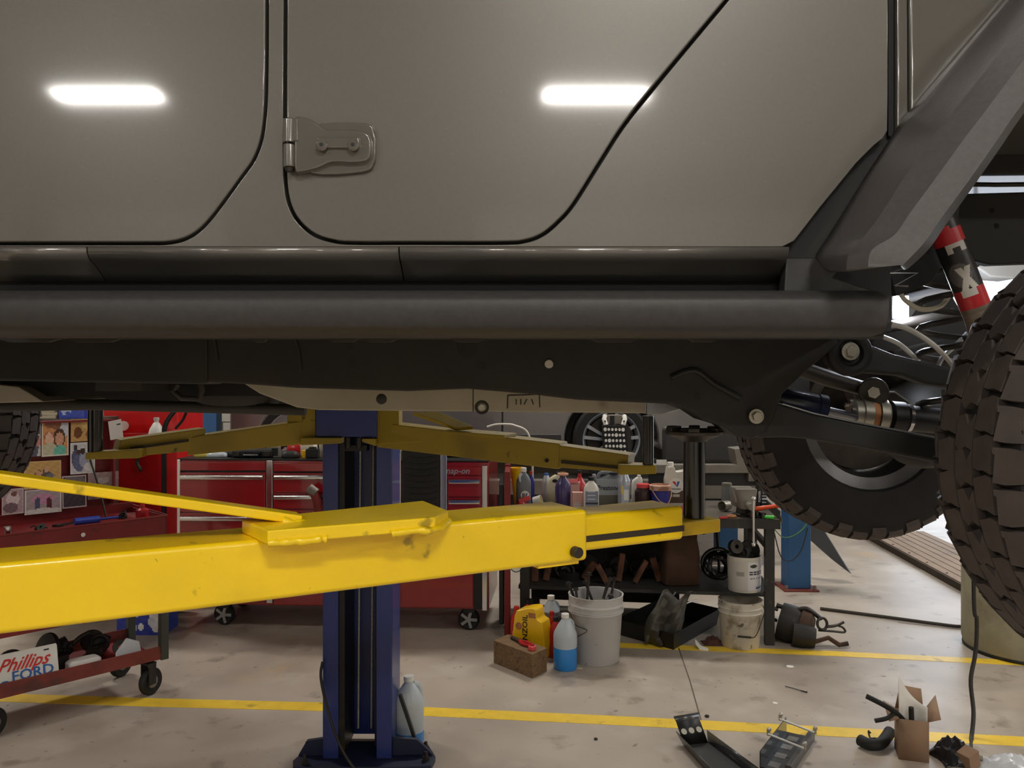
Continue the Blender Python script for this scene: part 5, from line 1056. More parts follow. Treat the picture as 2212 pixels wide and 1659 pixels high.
m = M(); m.tube(smooth([onS(1500, .3) + Vector((0, 0, .33)), onS(1530, .25) + Vector((0, 0, .30)), onS(1556, .3) + Vector((0, 0, .36)), onS(1565, .32) + Vector((0, 0, .2)), onS(1568, .32) + Vector((0, 0, .012))], 5), .009, 8); tag(build('bent_pipe', m, 'black'), 'black bent pipe rising behind the brown sack', 'pipe')
wr = M().tube([T(1566, 1117) + Vector((0, -.03, -.06)), T(1566, 1117) + Vector((0.005, -.03, -.30))], .003, 6)
for k, (x, v_, s__, lb) in enumerate(((1215, .22, .16, 'greasy black part at the left of the lower shelf'), (1258, .38, .17, 'dark casting behind the tilted blocks on the lower shelf'), (1318, .38, .17, 'dark casting behind the upright block on the lower shelf'), (1374, .36, .15, 'oily part behind the pale-ended block on the lower shelf'), (1422, .40, .13, 'black heap of parts left of the brown sack on the lower shelf'))):
    scrap(lb, onS(x, v_), s__, 60 + k, 'grime')
# crumpled sheet metal on the floor under the bench
p = G(1440, 1394)
rr_ = random.Random(12); m = M(); rows = []
for j in range(8):
    z_ = .012 + .29 * j / 7; cxo = -.04 + .10 * (j / 7) ** 1.5; hw = .11 - .05 * abs(j / 7 - .45)
    rows.append([p + Vector((cxo + (i / 6 - .5) * 2 * hw, -.02 + .03 * math.sin(i * 1.7 + j * .9) + rr_.uniform(-.008, .008), z_ + .03 * math.sin(i * 1.1 + 1) * (j / 7))) for i in range(7)])
m.loft(rows); o = build('sheet_metal', m, 'sheet_steel', solid=.003, ang=12); tag(o, 'crumpled dark sheet metal standing in the drain pan', 'sheet metal')
build('bent_flange', M().tube(smooth([p + Vector((.06, .04, .30)), p + Vector((.03, .02, .25)), p + Vector((.07, .0, .21)), p + Vector((.12, .03, .235)), p + Vector((.19, .05, .25))], 5), .004, 6), 'alu', o)
# black drain pan
p = G(1405, 1400) ; p0 = G(1340, 1372); p1 = G(1455, 1404); p2 = G(1496, 1380)
ua = (p1 - p0); ub = (p2 - p1); hh = .10
pan = thing('drain_pan', 'black plastic drain pan half under the bench', 'drain pan', p1)
q3 = p0 + ub * 2.4; q2 = p1 + ub * 2.4; m = M(); up = Vector((0, 0, hh)); cen = (p0 + p1 + q2 + q3) / 4
outer = [p0, p1, q2, q3]
m.prism(outer, (0, 0, .006)); build('pan_floor', m, 'black', pan)
for i in range(4):
    a, b = outer[i], outer[(i + 1) % 4]; oa, ob_ = (a - cen) * .08, (b - cen) * .08; ia, ib = (cen - a).normalized() * .006, (cen - b).normalized() * .006
    build('pan_side', M().add([a, b, b + ob_ + up, a + oa + up, a + ia, b + ib, b + ob_ + up + ib, a + oa + up + ia], [(0, 1, 2, 3), (7, 6, 5, 4), (0, 4, 5, 1), (1, 5, 6, 2), (2, 6, 7, 3), (3, 7, 4, 0)]), 'black', pan)
# ================================================================== things on the floor
def jug_gallon(p, h, w, label, fill, liquid, cap, vis=True, group='gallon jugs'):
    t = thing('gallon_jug', label, 'jug', p, group); r = w / 2
    prof = [(.001, 0), (r * .93, 0), (r, .01), (r, h * .30), (r * .985, h * .42), (r, h * .46), (r * 1.0, h * .60), (r * .96, h * .66), (r * .62, h * .80), (r * .34, h * .89), (r * .28, h * .91), (r * .28, h * .94)]
    hf = h * fill
    low = [q for q in prof if q[1] < hf]; rr = r
    for a, b in zip(prof, prof[1:]):
        if a[1] <= hf <= b[1] and b[1] > a[1]: rr = a[0] + (b[0] - a[0]) * (hf - a[1]) / (b[1] - a[1])
    build('liquid_level', M().lathe(low + [(rr, hf)], p, (0, 0, 1), 36), liquid, t, ang=60)
    build('body', M().lathe([(rr, hf)] + [q for q in prof if q[1] > hf], p, (0, 0, 1), 36), 'jug_clear', t, ang=60)
    build('cap', M().lathe([(r * .30, h * .925), (r * .33, h * .93), (r * .33, h), (.001, h)], p, (0, 0, 1), 24), cap, t)
    build('handle', M().tube(smooth([p + Vector((r * .25, r * .2, h * .88)), p + Vector((r * .62, r * .5, h * .80)), p + Vector((r * .70, r * .55, h * .62))], 5), .012, 8), 'jug_clear', t)
    return t
p = G(1221, 1443); jug_gallon(p, .292, .127, 'clear gallon jug half full of blue fluid beside the grey bucket', .40, 'liquid_blue', 'white_plastic')
p = G(883, 1604); jug_gallon(p, .285, .13, 'clear gallon jug with a little blue fluid behind the blue post', .20, 'liquid_blue', 'white_plastic')
p = G(1190, 1403); jug_gallon(p, .31, .125, 'gallon jug of grey fluid with a white cap behind the yellow jug', .72, 'liquid_grey', 'white_plastic')
# yellow motor oil jug, turned
p = G(1150, 1418); t = thing('oil_jug', 'yellow motor oil jug with black lettering, standing behind the wood block', 'jug', p)
hh = .285; rot = math.radians(-28); u = Vector((math.cos(rot), math.sin(rot), 0)); v = Vector((-u.y, u.x, 0))
w_, d_ = .175, .105
prof = [(-.5, 0), (.5, 0), (.5, .66), (.42, .76), (.30, .80), (.26, .97), (.1, 1.0), (-.30, .93), (-.5, .80)]
m = M().prism([p + u * (a * w_) + Vector((0, 0, b * hh)) - v * d_ / 2 for a, b in [(q[0], max(0, q[1])) for q in smooth([(a, b, 0) for a, b in prof], 2, True)]], v * d_); build('body', m, 'jug_yellow', t, bevel=.012, seg=3)
fc = p - v * (d_ / 2 + .001)
# the narrow side with lettering faces left; build lettering on the wide face
text('lettering', 'PENNZOIL', .043, 'ink', t, fc + u * (-w_ * .10) + Vector((0, 0, hh * .46)) - v * .0008, (0, 0, 1), -u, sx=1.1)
build('emblem', M().cyl(fc - u * w_ * .33 + Vector((0, 0, hh * .62)), fc - u * w_ * .33 + Vector((0, 0, hh * .62)) - v * .001, .020, n=24), 'rust', t)
build('label_bar', M().obox(fc - u * w_ * .34 + Vector((0, 0, hh * .34)) - v * .0006, u * .018, v * .0006, (0, 0, .008)), 'ink_white', t)
build('grip_recess', M().obox(fc + u * w_ * .14 + Vector((0, 0, hh * .86)) - v * .0004, u * .022, v * .0006, (0, 0, .014)), 'rust', t, bevel=.0004)
build('side_grip', M().obox(p + u * (w_ / 2 + .0006) + Vector((0, 0, hh * .36)), u * .0006, v * .016, (0, 0, .042)), 'rust', t)
# red bottles around it
def redq(x, y, h, w, label, cap='red_plastic', rot=0):
    p = G(x, y); t = thing('red_bottle', label, 'bottle', p, 'red bottles on the floor')
    build('body', M().sup([(0, w * .95, w * .6), (.004, w, w * .65), (h * .62, w, w * .65), (h * .74, w * .9, w * .6), (h * .86, w * .5, w * .45), (h * .9, w * .38, w * .38, 0, 2)], p, rot), 'red_plastic', t, ang=55); build('cap', M().lathe([(w * .42, h * .9), (w * .42, h), (.001, h)], p, (0, 0, 1), 16), cap, t)
    return p
redq(1116, 1404, .25, .036, 'dark red bottle at the left of the yellow jug')
redq(1143, 1390, .26, .05, 'red jug mostly hidden behind the yellow jug', 'black')
redq(1200, 1420, .225, .034, 'red bottle with a black cap between the yellow jug and the blue fluid', 'black')
redq(1192, 1410, .235, .030, 'red bottle with a red cap just right of the yellow jug', 'red_plastic')
q = redq(1110, 1415, .13, .026, 'small low red bottle against the creeper rail', 'red_pink')
# big grey bucket with bolts
def bucket(name, label, p, h, r0, r1, mt, inside, handle=True):
    t = thing(name, label, 'bucket', p)
    build('shell', M().lathe([(.001, 0), (r0 * .97, 0), (r0, .006), (r0 + (r1 - r0) * .72, h * .72), (r1 * .985, h * .73), (r1 * 1.02, h * .745), (r1 * 1.02, h * .76), (r1 * .985, h * .775), (r1 * .99, h * .84), (r1 * 1.025, h * .85), (r1 * 1.025, h * .865), (r1 * .99, h * .88), (r1, h * .97), (r1 * 1.02, h), (r1 * .97, h), (r1 * .95, h * .96), (r0 * .95, .05)], p, (0, 0, 1), 48), mt, t, ang=45)
    build('inside_floor', M().lathe([(.001, h * .5), (r1 * .92, h * .5)], p, (0, 0, 1), 32), inside, t)
    return t
p = G(1287, 1424); big = bucket('bucket', 'large grey plastic bucket full of bolts on the floor', p, .365, .128, .150, 'bucket', 'grime')
build('rim_ring', M().torus(p + Vector((0, 0, .285)), (0, 0, 1), .150, .004, 40, 6), 'bucket', big)
build('bail', M().tube(smooth([p + Vector((-.145, -.04, .27)), p + Vector((-.12, -.10, .22)), p + Vector((-.06, -.135, .20)), p + Vector((-.10, -.125, .17)), p + Vector((-.13, -.08, .14))], 5), .0025, 6), 'steel_dark', big)
rr = random.Random(8); BL = ['long bolt standing upright at the left of the bucket', 'long bolt leaning right in the bucket', 'bolt leaning left over the bucket rim', 'short bolt near the front rim of the bucket', 'bolt lying at the back of the bucket', 'thick bolt in the middle of the bucket', 'bolt leaning on the right inside of the bucket', 'small bolt at the left inside of the bucket']
SP = [(-.06, -.02, .02, .0, .19), (-.02, -.03, .10, .02, .16), (-.06, .03, -.09, -.02, .13), (.04, -.07, .03, -.03, .09), (.03, .06, -.08, .03, .12), (0, 0, .07, .05, .12), (.05, .0, .06, .04, .15), (-.09, -.03, -.02, .03, .10)]
for lb, (x, y, dx, dy, dz) in zip(BL, SP):
    a = p + Vector((x, y, .19)); b = p + Vector((x + dx, y + dy, .235 + dz + .05)); dd = (b - a).normalized()
    tag(build('bolt', M().cyl(a, b, .0075, n=10).cyl(b, b + dd * .010, .014, n=6).cyl(b - dd * .004, b, .018, n=14), 'steel_dark'), lb, 'bolt', 'bolts in the bucket')
tag(build('washer_ring', M().lathe([(.02, -.006), (.05, -.008), (.05, .008), (.02, .006)], p + Vector((.02, -.05, .30)), (.1, -.8, .6), 26, close=True), 'steel_grey'), 'round grey flange among the bolts in the bucket', 'flange')
scrap('dark metal part lying over the bucket bolts', p + Vector((-.01, .02, .19)), .14, 31, 'steel_dark')
# wood block with pliers and cap
a0, a1, a2 = G(1066, 1432), G(1150, 1466), G(1182, 1450)
bk = [a0, a1, a2, a0 + (a2 - a1)]; hb = .125
wbk = thing('timber_block', 'worn brown timber block on the floor with pliers on it', 'wood block', a1)
build('block', M().prism(bk, (0, 0, hb)), 'wood', wbk, bevel=.004)
tp = lambda a, b: a0 + (a1 - a0) * a + (a2 - a1) * b + Vector((0, 0, hb))
pli = thing('pliers', 'red-handled pliers lying on the timber block', 'pliers', tp(.5, .5))
build('jaws', M().obox(tp(.33, .62) + Vector((0, 0, .008)), (tp(.46, .55) - tp(.2, .66)) / 2, (.004, .012, 0), (0, 0, .007)), 'steel_dark', pli, bevel=.003)
build('handle', M().tube(smooth([tp(.45, .58) + Vector((0, 0, .010)), tp(.6, .42) + Vector((0, 0, .010)), tp(.78, .46) + Vector((0, 0, .010))], 4), .0085, 8), 'red_plastic', pli)
build('handle', M().tube(smooth([tp(.45, .58) + Vector((0, 0, .010)), tp(.62, .68) + Vector((0, 0, .010)), tp(.80, .60) + Vector((0, 0, .010))], 4), .0085, 8), 'red_plastic', pli)
tag(build('loose_cap', M().lathe([(.019, 0), (.021, .002), (.020, .02), (.012, .022), (.012, .014), (.016, .012), (.016, 0)], tp(.86, .35) + Vector((0, 0, .0005)), (0, 0, 1), 28, close=True), 'red_pink'), 'small pinkish red bottle cap on the timber block', 'cap')  # loose bottle cap, not a plug
tag(build('wood_stick', M().obox(G(1250, 1444) + Vector((0, 0, .002)), Vector((.02, -.008, 0)), Vector((.002, .005, 0)), (0, 0, .0018)), 'cream'), 'short pale stick on the floor by the blue fluid jug', 'stick')
# things behind: dark motor on the floor by the bucket
scrap('dark round motor part behind the grey fluid jug', G(1224, 1392), .17, 41, 'grime')
scrap('black hose clamp heap behind the red bottles', G(1165, 1388), .17, 43, 'grime')
# white bucket
p = G(1599, 1393); wb2 = bucket('bucket', 'dirty white open bucket beside the bench leg', p, .268, .108, .125, 'bucket_dirty', 'oil_inside')
build('bail', M().tube(smooth([p + Vector((.124, -.02, .235)), p + Vector((.122, -.06, .21)), p + Vector((.085, -.105, .14)), p + Vector((.05, -.128, .088)), p + Vector((.02, -.135, .085))], 5), .003, 6), 'steel_dark', wb2)
build('grip', M().tube([p + Vector((.025, -.135, .085)), p + Vector((-.05, -.130, .090))], .006, 8), 'grime', wb2)
# paper and rag between
pp = G(1517, 1404); m = M().prism([pp + Vector(q) for q in ((-.015, 0, .001), (.03, -.02, .001), (.035, .01, .006), (.0, .03, .012), (-.03, .05, .045), (-.035, .02, .03))], (.001, .002, .0015)); tag(build('paper_scrap', m, 'paper'), 'torn white paper on the second yellow line', 'paper')
rag('oily_rag', 'brown oily rag on the floor left of the dirty white bucket', G(1540, 1390), .12, .10, .05, 'rag_brown', 6)
for x, y, r_, lb in ((1706, 1440, .02, 'round white paper bit on bare concrete between the yellow lines'), (1674, 1519, .012, 'tiny white paper bit nearer the first yellow line')):
    q = G(x, y); m = M().prism([q + Vector((r_ * (1 + .25 * math.sin(k * 2.3)) * math.cos(k * PI / 5), r_ * math.sin(k * PI / 5), 0)) for k in range(10)], (0, 0, .002)); tag(build('paper_bit', m, 'paper'), lb, 'paper')
m = M().tube(smooth([G(1696, 1484), G(1715, 1489), G(1732, 1494), G(1743, 1497)], 4), [.002] * 8 + [.003] * 4 + [.006]); 
for vv in m.v: vv.z += .004
tag(build('zip_tie', m, 'black'), 'thin black zip tie on the concrete between the yellow lines', 'zip tie')
q = G(1527, 1549); tag(build('nut', M().lathe([(.004, 0), (.010, 0), (.010, .008), (.004, .008)], q, (0, 0, 1), 6, close=True), 'steel_dark'), 'dark nut lying just above the first yellow line', 'nut')
q = G(1287, 1598); tag(build('nut', M().lathe([(.003, 0), (.008, 0), (.008, .007), (.003, .007)], q, (0, 0, 1), 6, close=True), 'steel_dark'), 'dark nut alone on the floor below the first yellow line', 'nut')
# scrap transmission pile right of the bench leg
p = G(1730, 1385); t = thing('gearbox_housing', 'rusty black gearbox housing with bent brackets on the floor by the bench leg', 'gearbox', p)
K = PXS(p); o_ = lambda x, z, y=0: p + Vector((x * K, y, z * K))
build('housing', M().lathe([(.001, 0), (40 * K, 2 * K), (42 * K, 30 * K), (34 * K, 48 * K), (30 * K, 70 * K), (.001, 72 * K)], o_(-42, 40, .05), (1, -.5, -.25), 28), 'grime', t)
build('bell', M().lathe([(30 * K, 0), (38 * K, 4 * K), (34 * K, 22 * K), (24 * K, 30 * K), (14 * K, 30 * K), (26 * K, 4 * K)], o_(-5, 34, .0), (.9, -.5, -.2), 26, close=True), 'wood_dark', t)
build('lower_case', M().lathe([(.001, 0), (24 * K, 0), (26 * K, 20 * K), (20 * K, 46 * K), (.001, 48 * K)], o_(-28, 25, -.08), (1, -.3, -.12), 24), 'grime', t)
build('bracket', M().tube(smooth([o_(-50, 76, .02), o_(-20, 68, .0), o_(10, 72, -.02), o_(34, 56, -.03), o_(38, 50, -.03)], 5), 5 * K, 8), 'steel_dark', t)
build('bracket', M().tube([o_(8, 4 * 2, -.11), o_(14, 30, -.08), o_(8, 55, -.05)], 8 * K, 8), 'wood_dark', t)
build('bracket', M().tube([o_(12, 12, -.12), o_(44, 20, -.11), (o_(66, 6, -.12)), o_(84, 9, -.12)], 5 * K, 8), 'wood_dark', t)
build('ring', M().torus(o_(38, 44, -.06), (.3, -1, .2), 12 * K, 3 * K, 22, 6), 'steel_dark', t)
build('lever', M().tube(smooth([o_(48, 38, -.06), o_(66, 40, -.06), o_(84, 48, -.06)], 4), 3.4 * K, 8), 'steel_dark', t); build('lever', M().tube(smooth([o_(30, 30, -.06), o_(60, 28, -.06), o_(86, 26, -.06), o_(82, 36, -.06), o_(72, 40, -.06)], 4), 2.4 * K, 8), 'steel_dark', t)
build('stub', M().tube([o_(-66, 52, .0), o_(-52, 44, .0)], 3.5 * K, 8), 'steel_dark', t); build('stub', M().tube([o_(-62, 72, .02), o_(-48, 66, .02)], 4 * K, 8), 'steel_dark', t)
tag(build('sticky_note', M().prism([G(1680, 1392) + Vector(q) for q in ((-.02, .06, .16), (.012, .06, .162), (.01, .06, .185), (-.022, .06, .183))], (0, .0015, 0)), 'yellow_tag'), 'small yellow green tag hanging on the bench leg', 'tag') if False else None
# second blue post with base, wires and deflector blade
d = 6.1; xa_, xb_ = (1703 - CX) * d / F, (1752 - CX) * d / F; t = thing('rack_post', 'blue post of the alignment rack bolted to the floor on the right', 'post', ((xa_ + xb_) / 2, d, 0))
build('column', M().box((xa_, d, .012), (xb_, d + .17, 1.0)), 'blue_far', t, bevel=.006); build('base_plate', M().box((xa_ - .045, d - .05, 0), (xb_ + .045, d + .22, .012)), 'rail_rust', t, bevel=.003)
for x in (xa_ - .02, xb_ + .02): build('anchor_bolt', M().cyl((x, d - .02, .012), (x, d - .02, .04), .011, n=8), 'steel_grey', t)
build('wire', M().tube(smooth([W(1672, 1142, 6.0), W(1690, 1160, 6.0), W(1712, 1158, 6.02), W(1735, 1142, 6.03), W(1746, 1122, 6.07)], 5), .004, 6), 'wire_green', t)
build('wire', M().tube(smooth([W(1672, 1148, 6.0), W(1686, 1200, 6.0), W(1706, 1212, 6.02), W(1730, 1190, 6.03), W(1745, 1140, 6.07)], 5), .004, 6), 'black', t)
t = tag(build('deflector_blade', M().prism([W(1690, 1108, 6.5), W(1757, 1108, 6.45), W(1800, 1180, 6.4), W(1838, 1240, 6.3), W(1795, 1207, 6.32), W(1742, 1160, 6.4)], (.01, .012, 0)), 'black', bevel=.002), 'black pointed blade hanging from the rack above the floor', 'rack blade')
# alignment rack approach ramp made of ribbed planks
PA, PB = G(1905, 1167, .06), G(2123, 1284, .06)
dirr = (PB - PA).normalized(); nr = Vector((dirr.y, -dirr.x, 0)); nr = -nr if nr.x < 0 else nr
ramp = thing('approach_ramp', 'brown ribbed approach ramp lying on the floor at the right', 'ramp', (PA + PB) / 2 - Vector((0, 0, .06)))
LN = (PB - PA).length; WP = .082
for k in range(7):
    c = (PA + PB) / 2 + nr * (WP * (k + .5)) - dirr * .25; c.z = .03 + .012 * 0
    build('plank', M().obox(c, dirr * (LN / 2 + .25), nr * (WP / 2 - .004), (0, 0, .03)), 'ramp', ramp, bevel=.003)
build('edge_lip', M().obox((PA + PB) / 2 - nr * .006 - dirr * .25 - Vector((0, 0, .032)), dirr * (LN / 2 + .25), nr * .005, (0, 0, .026)), 'groove', ramp)
for k in range(5): q = PA + dirr * (LN * (.1 + .19 * k)) + nr * .03; build('rivet', M().cyl((q.x, q.y, .06), (q.x, q.y, .064), .008, n=10), 'groove', ramp)
# concrete bollard-like drum
p = G(2250, 1400); p = Vector((W(2250, 1400, 4.65).x, 4.78, 0)); t = thing('concrete_drum', 'stained concrete drum standing at the right edge under the tyre', 'drum', p)
build('drum', M().lathe([(.001, 0), (.30, 0), (.325, .012), (.335, .05), (.335, .62), (.32, .64), (.001, .64)], p, (0, 0, 1), 48), 'concrete', t)
build('base_ring', M().torus(p + Vector((0, 0, .012)), (0, 0, 1), .322, .010, 48, 6), 'grime', t)
# hoses
hz = Vector((0, 0, .011)); pts = [G(1772, 1318), G(1850, 1328), G(1940, 1340), G(2020, 1351), G(2075, 1357), G(2105, 1350), G(2122, 1343), G(2150, 1330)]
tag(build('floor_hose', M().tube(smooth([q + hz for q in pts], 6), .0105, 8), 'hose'), 'brown air hose lying across the floor toward the drum', 'hose')
hp = [W(2103, 900, 3.7), W(2103, 1243, 3.7), W(2110, 1340, 3.7), W(2107, 1410, 3.7), W(2097, 1470, 3.68), W(2103, 1540, 3.64), W(2098, 1600, 3.58), G(2097, 1646) + Vector((0, 0, .012))]
hp[0] = W(2110, 560, 3.7)
tag(build('hanging_hose', M().tube(smooth(hp, 6), .0088, 8), 'hose_dark'), 'black cord hanging straight down in front of the drum', 'cord')
# ---- foreground right: tray, bracket, elbow, carton, bag, bubble wrap
t0, t1, t2, t3 = G(1478, 1612), G(1530, 1606), G(1640, 1690), G(1556, 1700)
tr = thing('metal_tray', 'black folded metal tray with three round holes on the floor', 'tray', t0)
lo = [t0, t1, t2, t3]; cen = sum(lo, Vector()) / 4; zz = Vector((0, 0, .004))
build('tray_floor', M().prism(lo, zz), 'tray', tr)
ul = Vector((0, 0, .045)); out = [(q - cen) * .16 for q in lo]; out[0] = out[0] + Vector((-.01, .02, 0)); 
for i in (1, 3): a, b = lo[i], lo[(i + 1) % 4]; build('tray_side', M().loft([[a, b], [a + out[i] + ul, b + out[(i + 1) % 4] + ul]]), 'tray', tr, solid=.003)
a, b = lo[0], lo[1]; fa, fb = a + Vector((-.03, .02, .095)), b + Vector((-.035, .02, .10)); build('end_flange', M().loft([[a, b], [fa, fb]]), 'black', tr, solid=.003)
build('flange_lip', M().loft([[fa, fb], [fa + Vector((-.004, .04, .006)), fb + Vector((.012, .045, .006))]]), 'tray', tr, solid=.003)
fu = (b - a).normalized(); fv = ((fa + fb) / 2 - (a + b) / 2).normalized(); fn_ = fu.cross(fv); fn_ = -fn_ if fn_.y > 0 else fn_
for k in (.18, .5, .82): 
    c = a.lerp(b, k) * .42 + fa.lerp(fb, k) * .58 + fn_ * .0025; build('round_hole', M().prism([c + fu * .0125 * math.cos(q * PI / 10) + fv * .0125 * math.sin(q * PI / 10) for q in range(20)], fn_ * .0006), 'off_white', tr)
b0, b1 = G(1672, 1668), G(1726, 1590); bu = (b1 - b0).normalized(); bw = Vector((bu.y, -bu.x, 0))
bk = thing('bumper_bracket', 'black bracket with pale rods and blue grey windows on the floor', 'bracket', b0)
L = (b1 - b0).length; BH = .05
build('channel', M().obox((b0 + b1) / 2 + Vector((0, 0, .004)), bu * L / 2, bw * .055, (0, 0, .004)), 'black', bk, bevel=.002)
build('left_wall', M().obox((b0 + b1) / 2 - bw * .055 + Vector((0, 0, .035)), bu * L / 2, bw * .002, (0, 0, .035)), 'black_gloss', bk, bevel=.001); build('right_wall', M().obox((b0 + b1) / 2 + bw * .055 + Vector((0, 0, .02)), bu * L / 2, bw * .012, (0, 0, .02)), 'tray', bk, bevel=.003)
for k in range(4): c = b0 + bu * L * (.12 + .24 * k) - bw * .012 + Vector((0, 0, .0086)); build('window', M().obox(c, bu * .024, bw * .022, (0, 0, .0006)), 'car_grey', bk, bevel=.0005)
for k in (.42, .88):
    a = b0 + bu * L * k - bw * .07 + Vector((0, 0, .075)); b = b0 + bu * L * k + bw * .075 + Vector((0, 0, .05)); r = build('rod', M().cyl(a, b, .0045, n=10), 'white_plastic', bk)
    for q in (a, b): build('rod_nut', M().cyl(q - Vector((0, 0, .008)) + bu * .008, q + Vector((0, 0, .018)) + bu * .008, .008, n=8).sphere(q + bu * .02 + Vector((0, 0, .012)), .009, 10, 6), 'zinc', r)
p = G(1900, 1618); m = M().tube(smooth([G(1858, 1612) + Vector((0, 0, .026)), G(1880, 1622) + Vector((0, 0, .026)), G(1902, 1620) + Vector((0, 0, .027)), G(1916, 1606) + Vector((0, 0, .030)), G(1922, 1598) + Vector((0, 0, .034))], 5), .024, 14); e_ = build('rubber_elbow', m, 'rubber'); tag(e_, 'short black rubber elbow hose on the first yellow line', 'hose')
tag(build('hose_clip', M().tube(smooth([G(1880, 1598) + Vector((0, 0, .03)), G(1876, 1594) + Vector((0, 0, .03)), G(1880, 1600) + Vector((0, 0, .012)), G(1892, 1600) + Vector((0, 0, .010)), G(1900, 1604) + Vector((0, 0, .006))], 4), .004, 6), 'black'), 'small hooked black clip behind the rubber elbow', 'clip')
c0, c1 = G(1942, 1640), G(2006, 1648); cw = c1 - c0; cn = Vector((-cw.y, cw.x, 0)).normalized() * .12; hC = .165
cb_ = thing('carton', 'open brown cardboard carton with black tubes sticking out', 'box', (c0 + c1) / 2)
pts4 = [c0, c1, c1 + cn, c0 + cn]
for i, nm in enumerate(('front_panel', 'side_panel', 'back_panel', 'side_panel')): a, b = pts4[i], pts4[(i + 1) % 4]; build(nm, M().loft([[a, b], [a + Vector((0, 0, hC)), b + Vector((0, 0, hC))]]), 'cardboard', cb_, solid=.004)
build('bottom', M().prism(pts4, (0, 0, .003)), 'cardboard', cb_)
z = Vector((0, 0, hC)); build('flap', M().loft([[pts4[2] + z, pts4[3] + z], [pts4[2] + z + Vector((0, .02, .085)), pts4[3] + z + Vector((.03, .02, .09))]]), 'cardboard', cb_, solid=.003)
build('flap', M().loft([[pts4[1] + z, pts4[2] + z], [pts4[1] + z + Vector((.05, 0, .01)), pts4[2] + z + Vector((.05, 0, .065))]]), 'cardboard', cb_, solid=.003)
build('flap', M().loft([[pts4[0] + z, pts4[3] + z], [pts4[0] + z + Vector((-.04, 0, -.01)), pts4[3] + z + Vector((-.05, 0, .03))]]), 'cardboard', cb_, solid=.003)
sh_ = M(); rows = []
for j in range(5):
    f = j / 4; row = []
    for k in range(13):
        g = k / 12; top = .055 + .125 * (1 - g) ** 2.2
        row.append(c0 + cw * (.05 + .93 * g - .05 * f * (1 - g)) + cn * (.12 + .30 * math.sin(PI * g) + .12 * (1 - g)) + Vector((0, 0, hC - .045 + f * (top + .045))))
    rows.append(row)
sh_.loft(rows); tag(build('curled_leaflet', sh_, 'paper', solid=.0015, ang=70), 'curled white leaflet standing in the open carton', 'leaflet')
for k, (pt, lb, r_) in enumerate((([c0 + cw * .3 + cn * .3 + z - Vector((0, 0, .03)), c0 + cw * .0 + cn * .2 + z + Vector((-.005, 0, .012)), c0 + z + Vector((-.06, 0, .055)), c0 + z + Vector((-.125, .02, .085))], 'upper black rubber tube poking left out of the carton', .0105), ([c0 + cw * .3 + cn * .4 + z - Vector((0, 0, .04)), c0 + cw * 0 + cn * .25 + z + Vector((-.005, 0, .012)), c0 + z + Vector((-.05, 0, .002)), c0 + z + Vector((-.098, 0, -.008))], 'lower black rubber tube poking left out of the carton', .009), ([c0 + cw * .45 + cn * .2 + z - Vector((0, 0, .06)), c0 + cw * .44 + cn * .1 + z + Vector((0, 0, .0)), c0 + cw * .42 + cn * .06 + z + Vector((0, 0, .05))], 'black rubber tube standing against the leaflet in the carton', .010))):
    tag(build('rubber_tube', M().tube(smooth(pt, 5), r_, 10), 'rubber'), lb, 'tube', 'tubes in the carton')
# black plastic sheet bag
def crumple(name, p, w, d, h, mt, seed, label, cat):
    r = random.Random(seed); n = 18; rows = []
    for j in range(n):
        row = []
        for i in range(n):
            a, b = i / (n - 1) - .5, j / (n - 1) - .5; e = max(0, 1 - 4.2 * (a * a + b * b))
            row.append(Vector((p.x + a * w * (1 + .1 * math.sin(7 * b)), p.y + b * d * (1 + .12 * math.sin(6 * a)), p.z + .003 + h * e ** .7 * (.35 + .65 * abs(math.sin(5.1 * a + 3.7 * b + seed)) * r.uniform(.6, 1)))))
        rows.append(row)
    return tag(build(name, M().loft(rows), mt, solid=.002, ang=18), label, cat)
crumple('plastic_bag', G(2060, 1636), .16, .20, .085, 'bag_black', 4, 'crumpled dark plastic bag right of the carton', 'bag')
crumple('bubble_wrap', G(2175, 1660), .24, .17, .06, 'bubble', 9, 'clear white bubble wrap in the lower right corner', 'packaging')
p = G(2092, 1656); t = thing('part_carton', 'small brown carton under the hanging cord at the lower right', 'box', p); build('box', M().obox(p + Vector((0, 0, .032)), (.026, .012, .010), (-.01, .03, 0), (-.004, 0, .030)), 'cardboard', t, bevel=.002); build('tube_end', M().cyl(p + Vector((.03, .01, .035)), p + Vector((.055, .0, .03)), .013, n=14), 'steel_grey', t)
# ================================================================== far car on the alignment rack, and the rack
D = 7.0
def sd(x, y, dd=0): return W(x, y, D + dd)
fc_ = thing('parked_car', 'grey car with alloy wheels on the alignment rack behind the bench', 'car', (W(1250, 940, D).x, D + .8, H - (1036 - CY) * D / F))
wc = sd(1320, 950); RT = .325
ar = [(wc.x + .39 * math.cos(a), wc.z + .39 * math.sin(a)) for a in [PI * 1.02 - k * PI * 1.04 / 18 for k in range(19)]]
sill = [(wc.x - 3.2, wc.z - .02), (wc.x - 3.2, wc.z + .95), (wc.x - 2.6, wc.z + 1.15), (wc.x - 1.0, wc.z + 1.2), (wc.x + .1, wc.z + .72), (wc.x + .85, wc.z + .55), (wc.x + 1.0, wc.z + .2), (wc.x + .95, wc.z - .12), (wc.x + .45, wc.z - .14)]
poly = sill + list(reversed(ar)) + [(wc.x - .5, wc.z - .02)]
build('body', M().prism([Vector((x, D - .02, z)) for x, z in poly], (0, 1.7, 0)), 'car_grey', fc_, bevel=.02, seg=3)
build('sill_trim', M().box((wc.x - 3.0, D - .03, wc.z - .06), (wc.x - .42, D + .1, wc.z + .05)), 'plastic_black', fc_, bevel=.01)
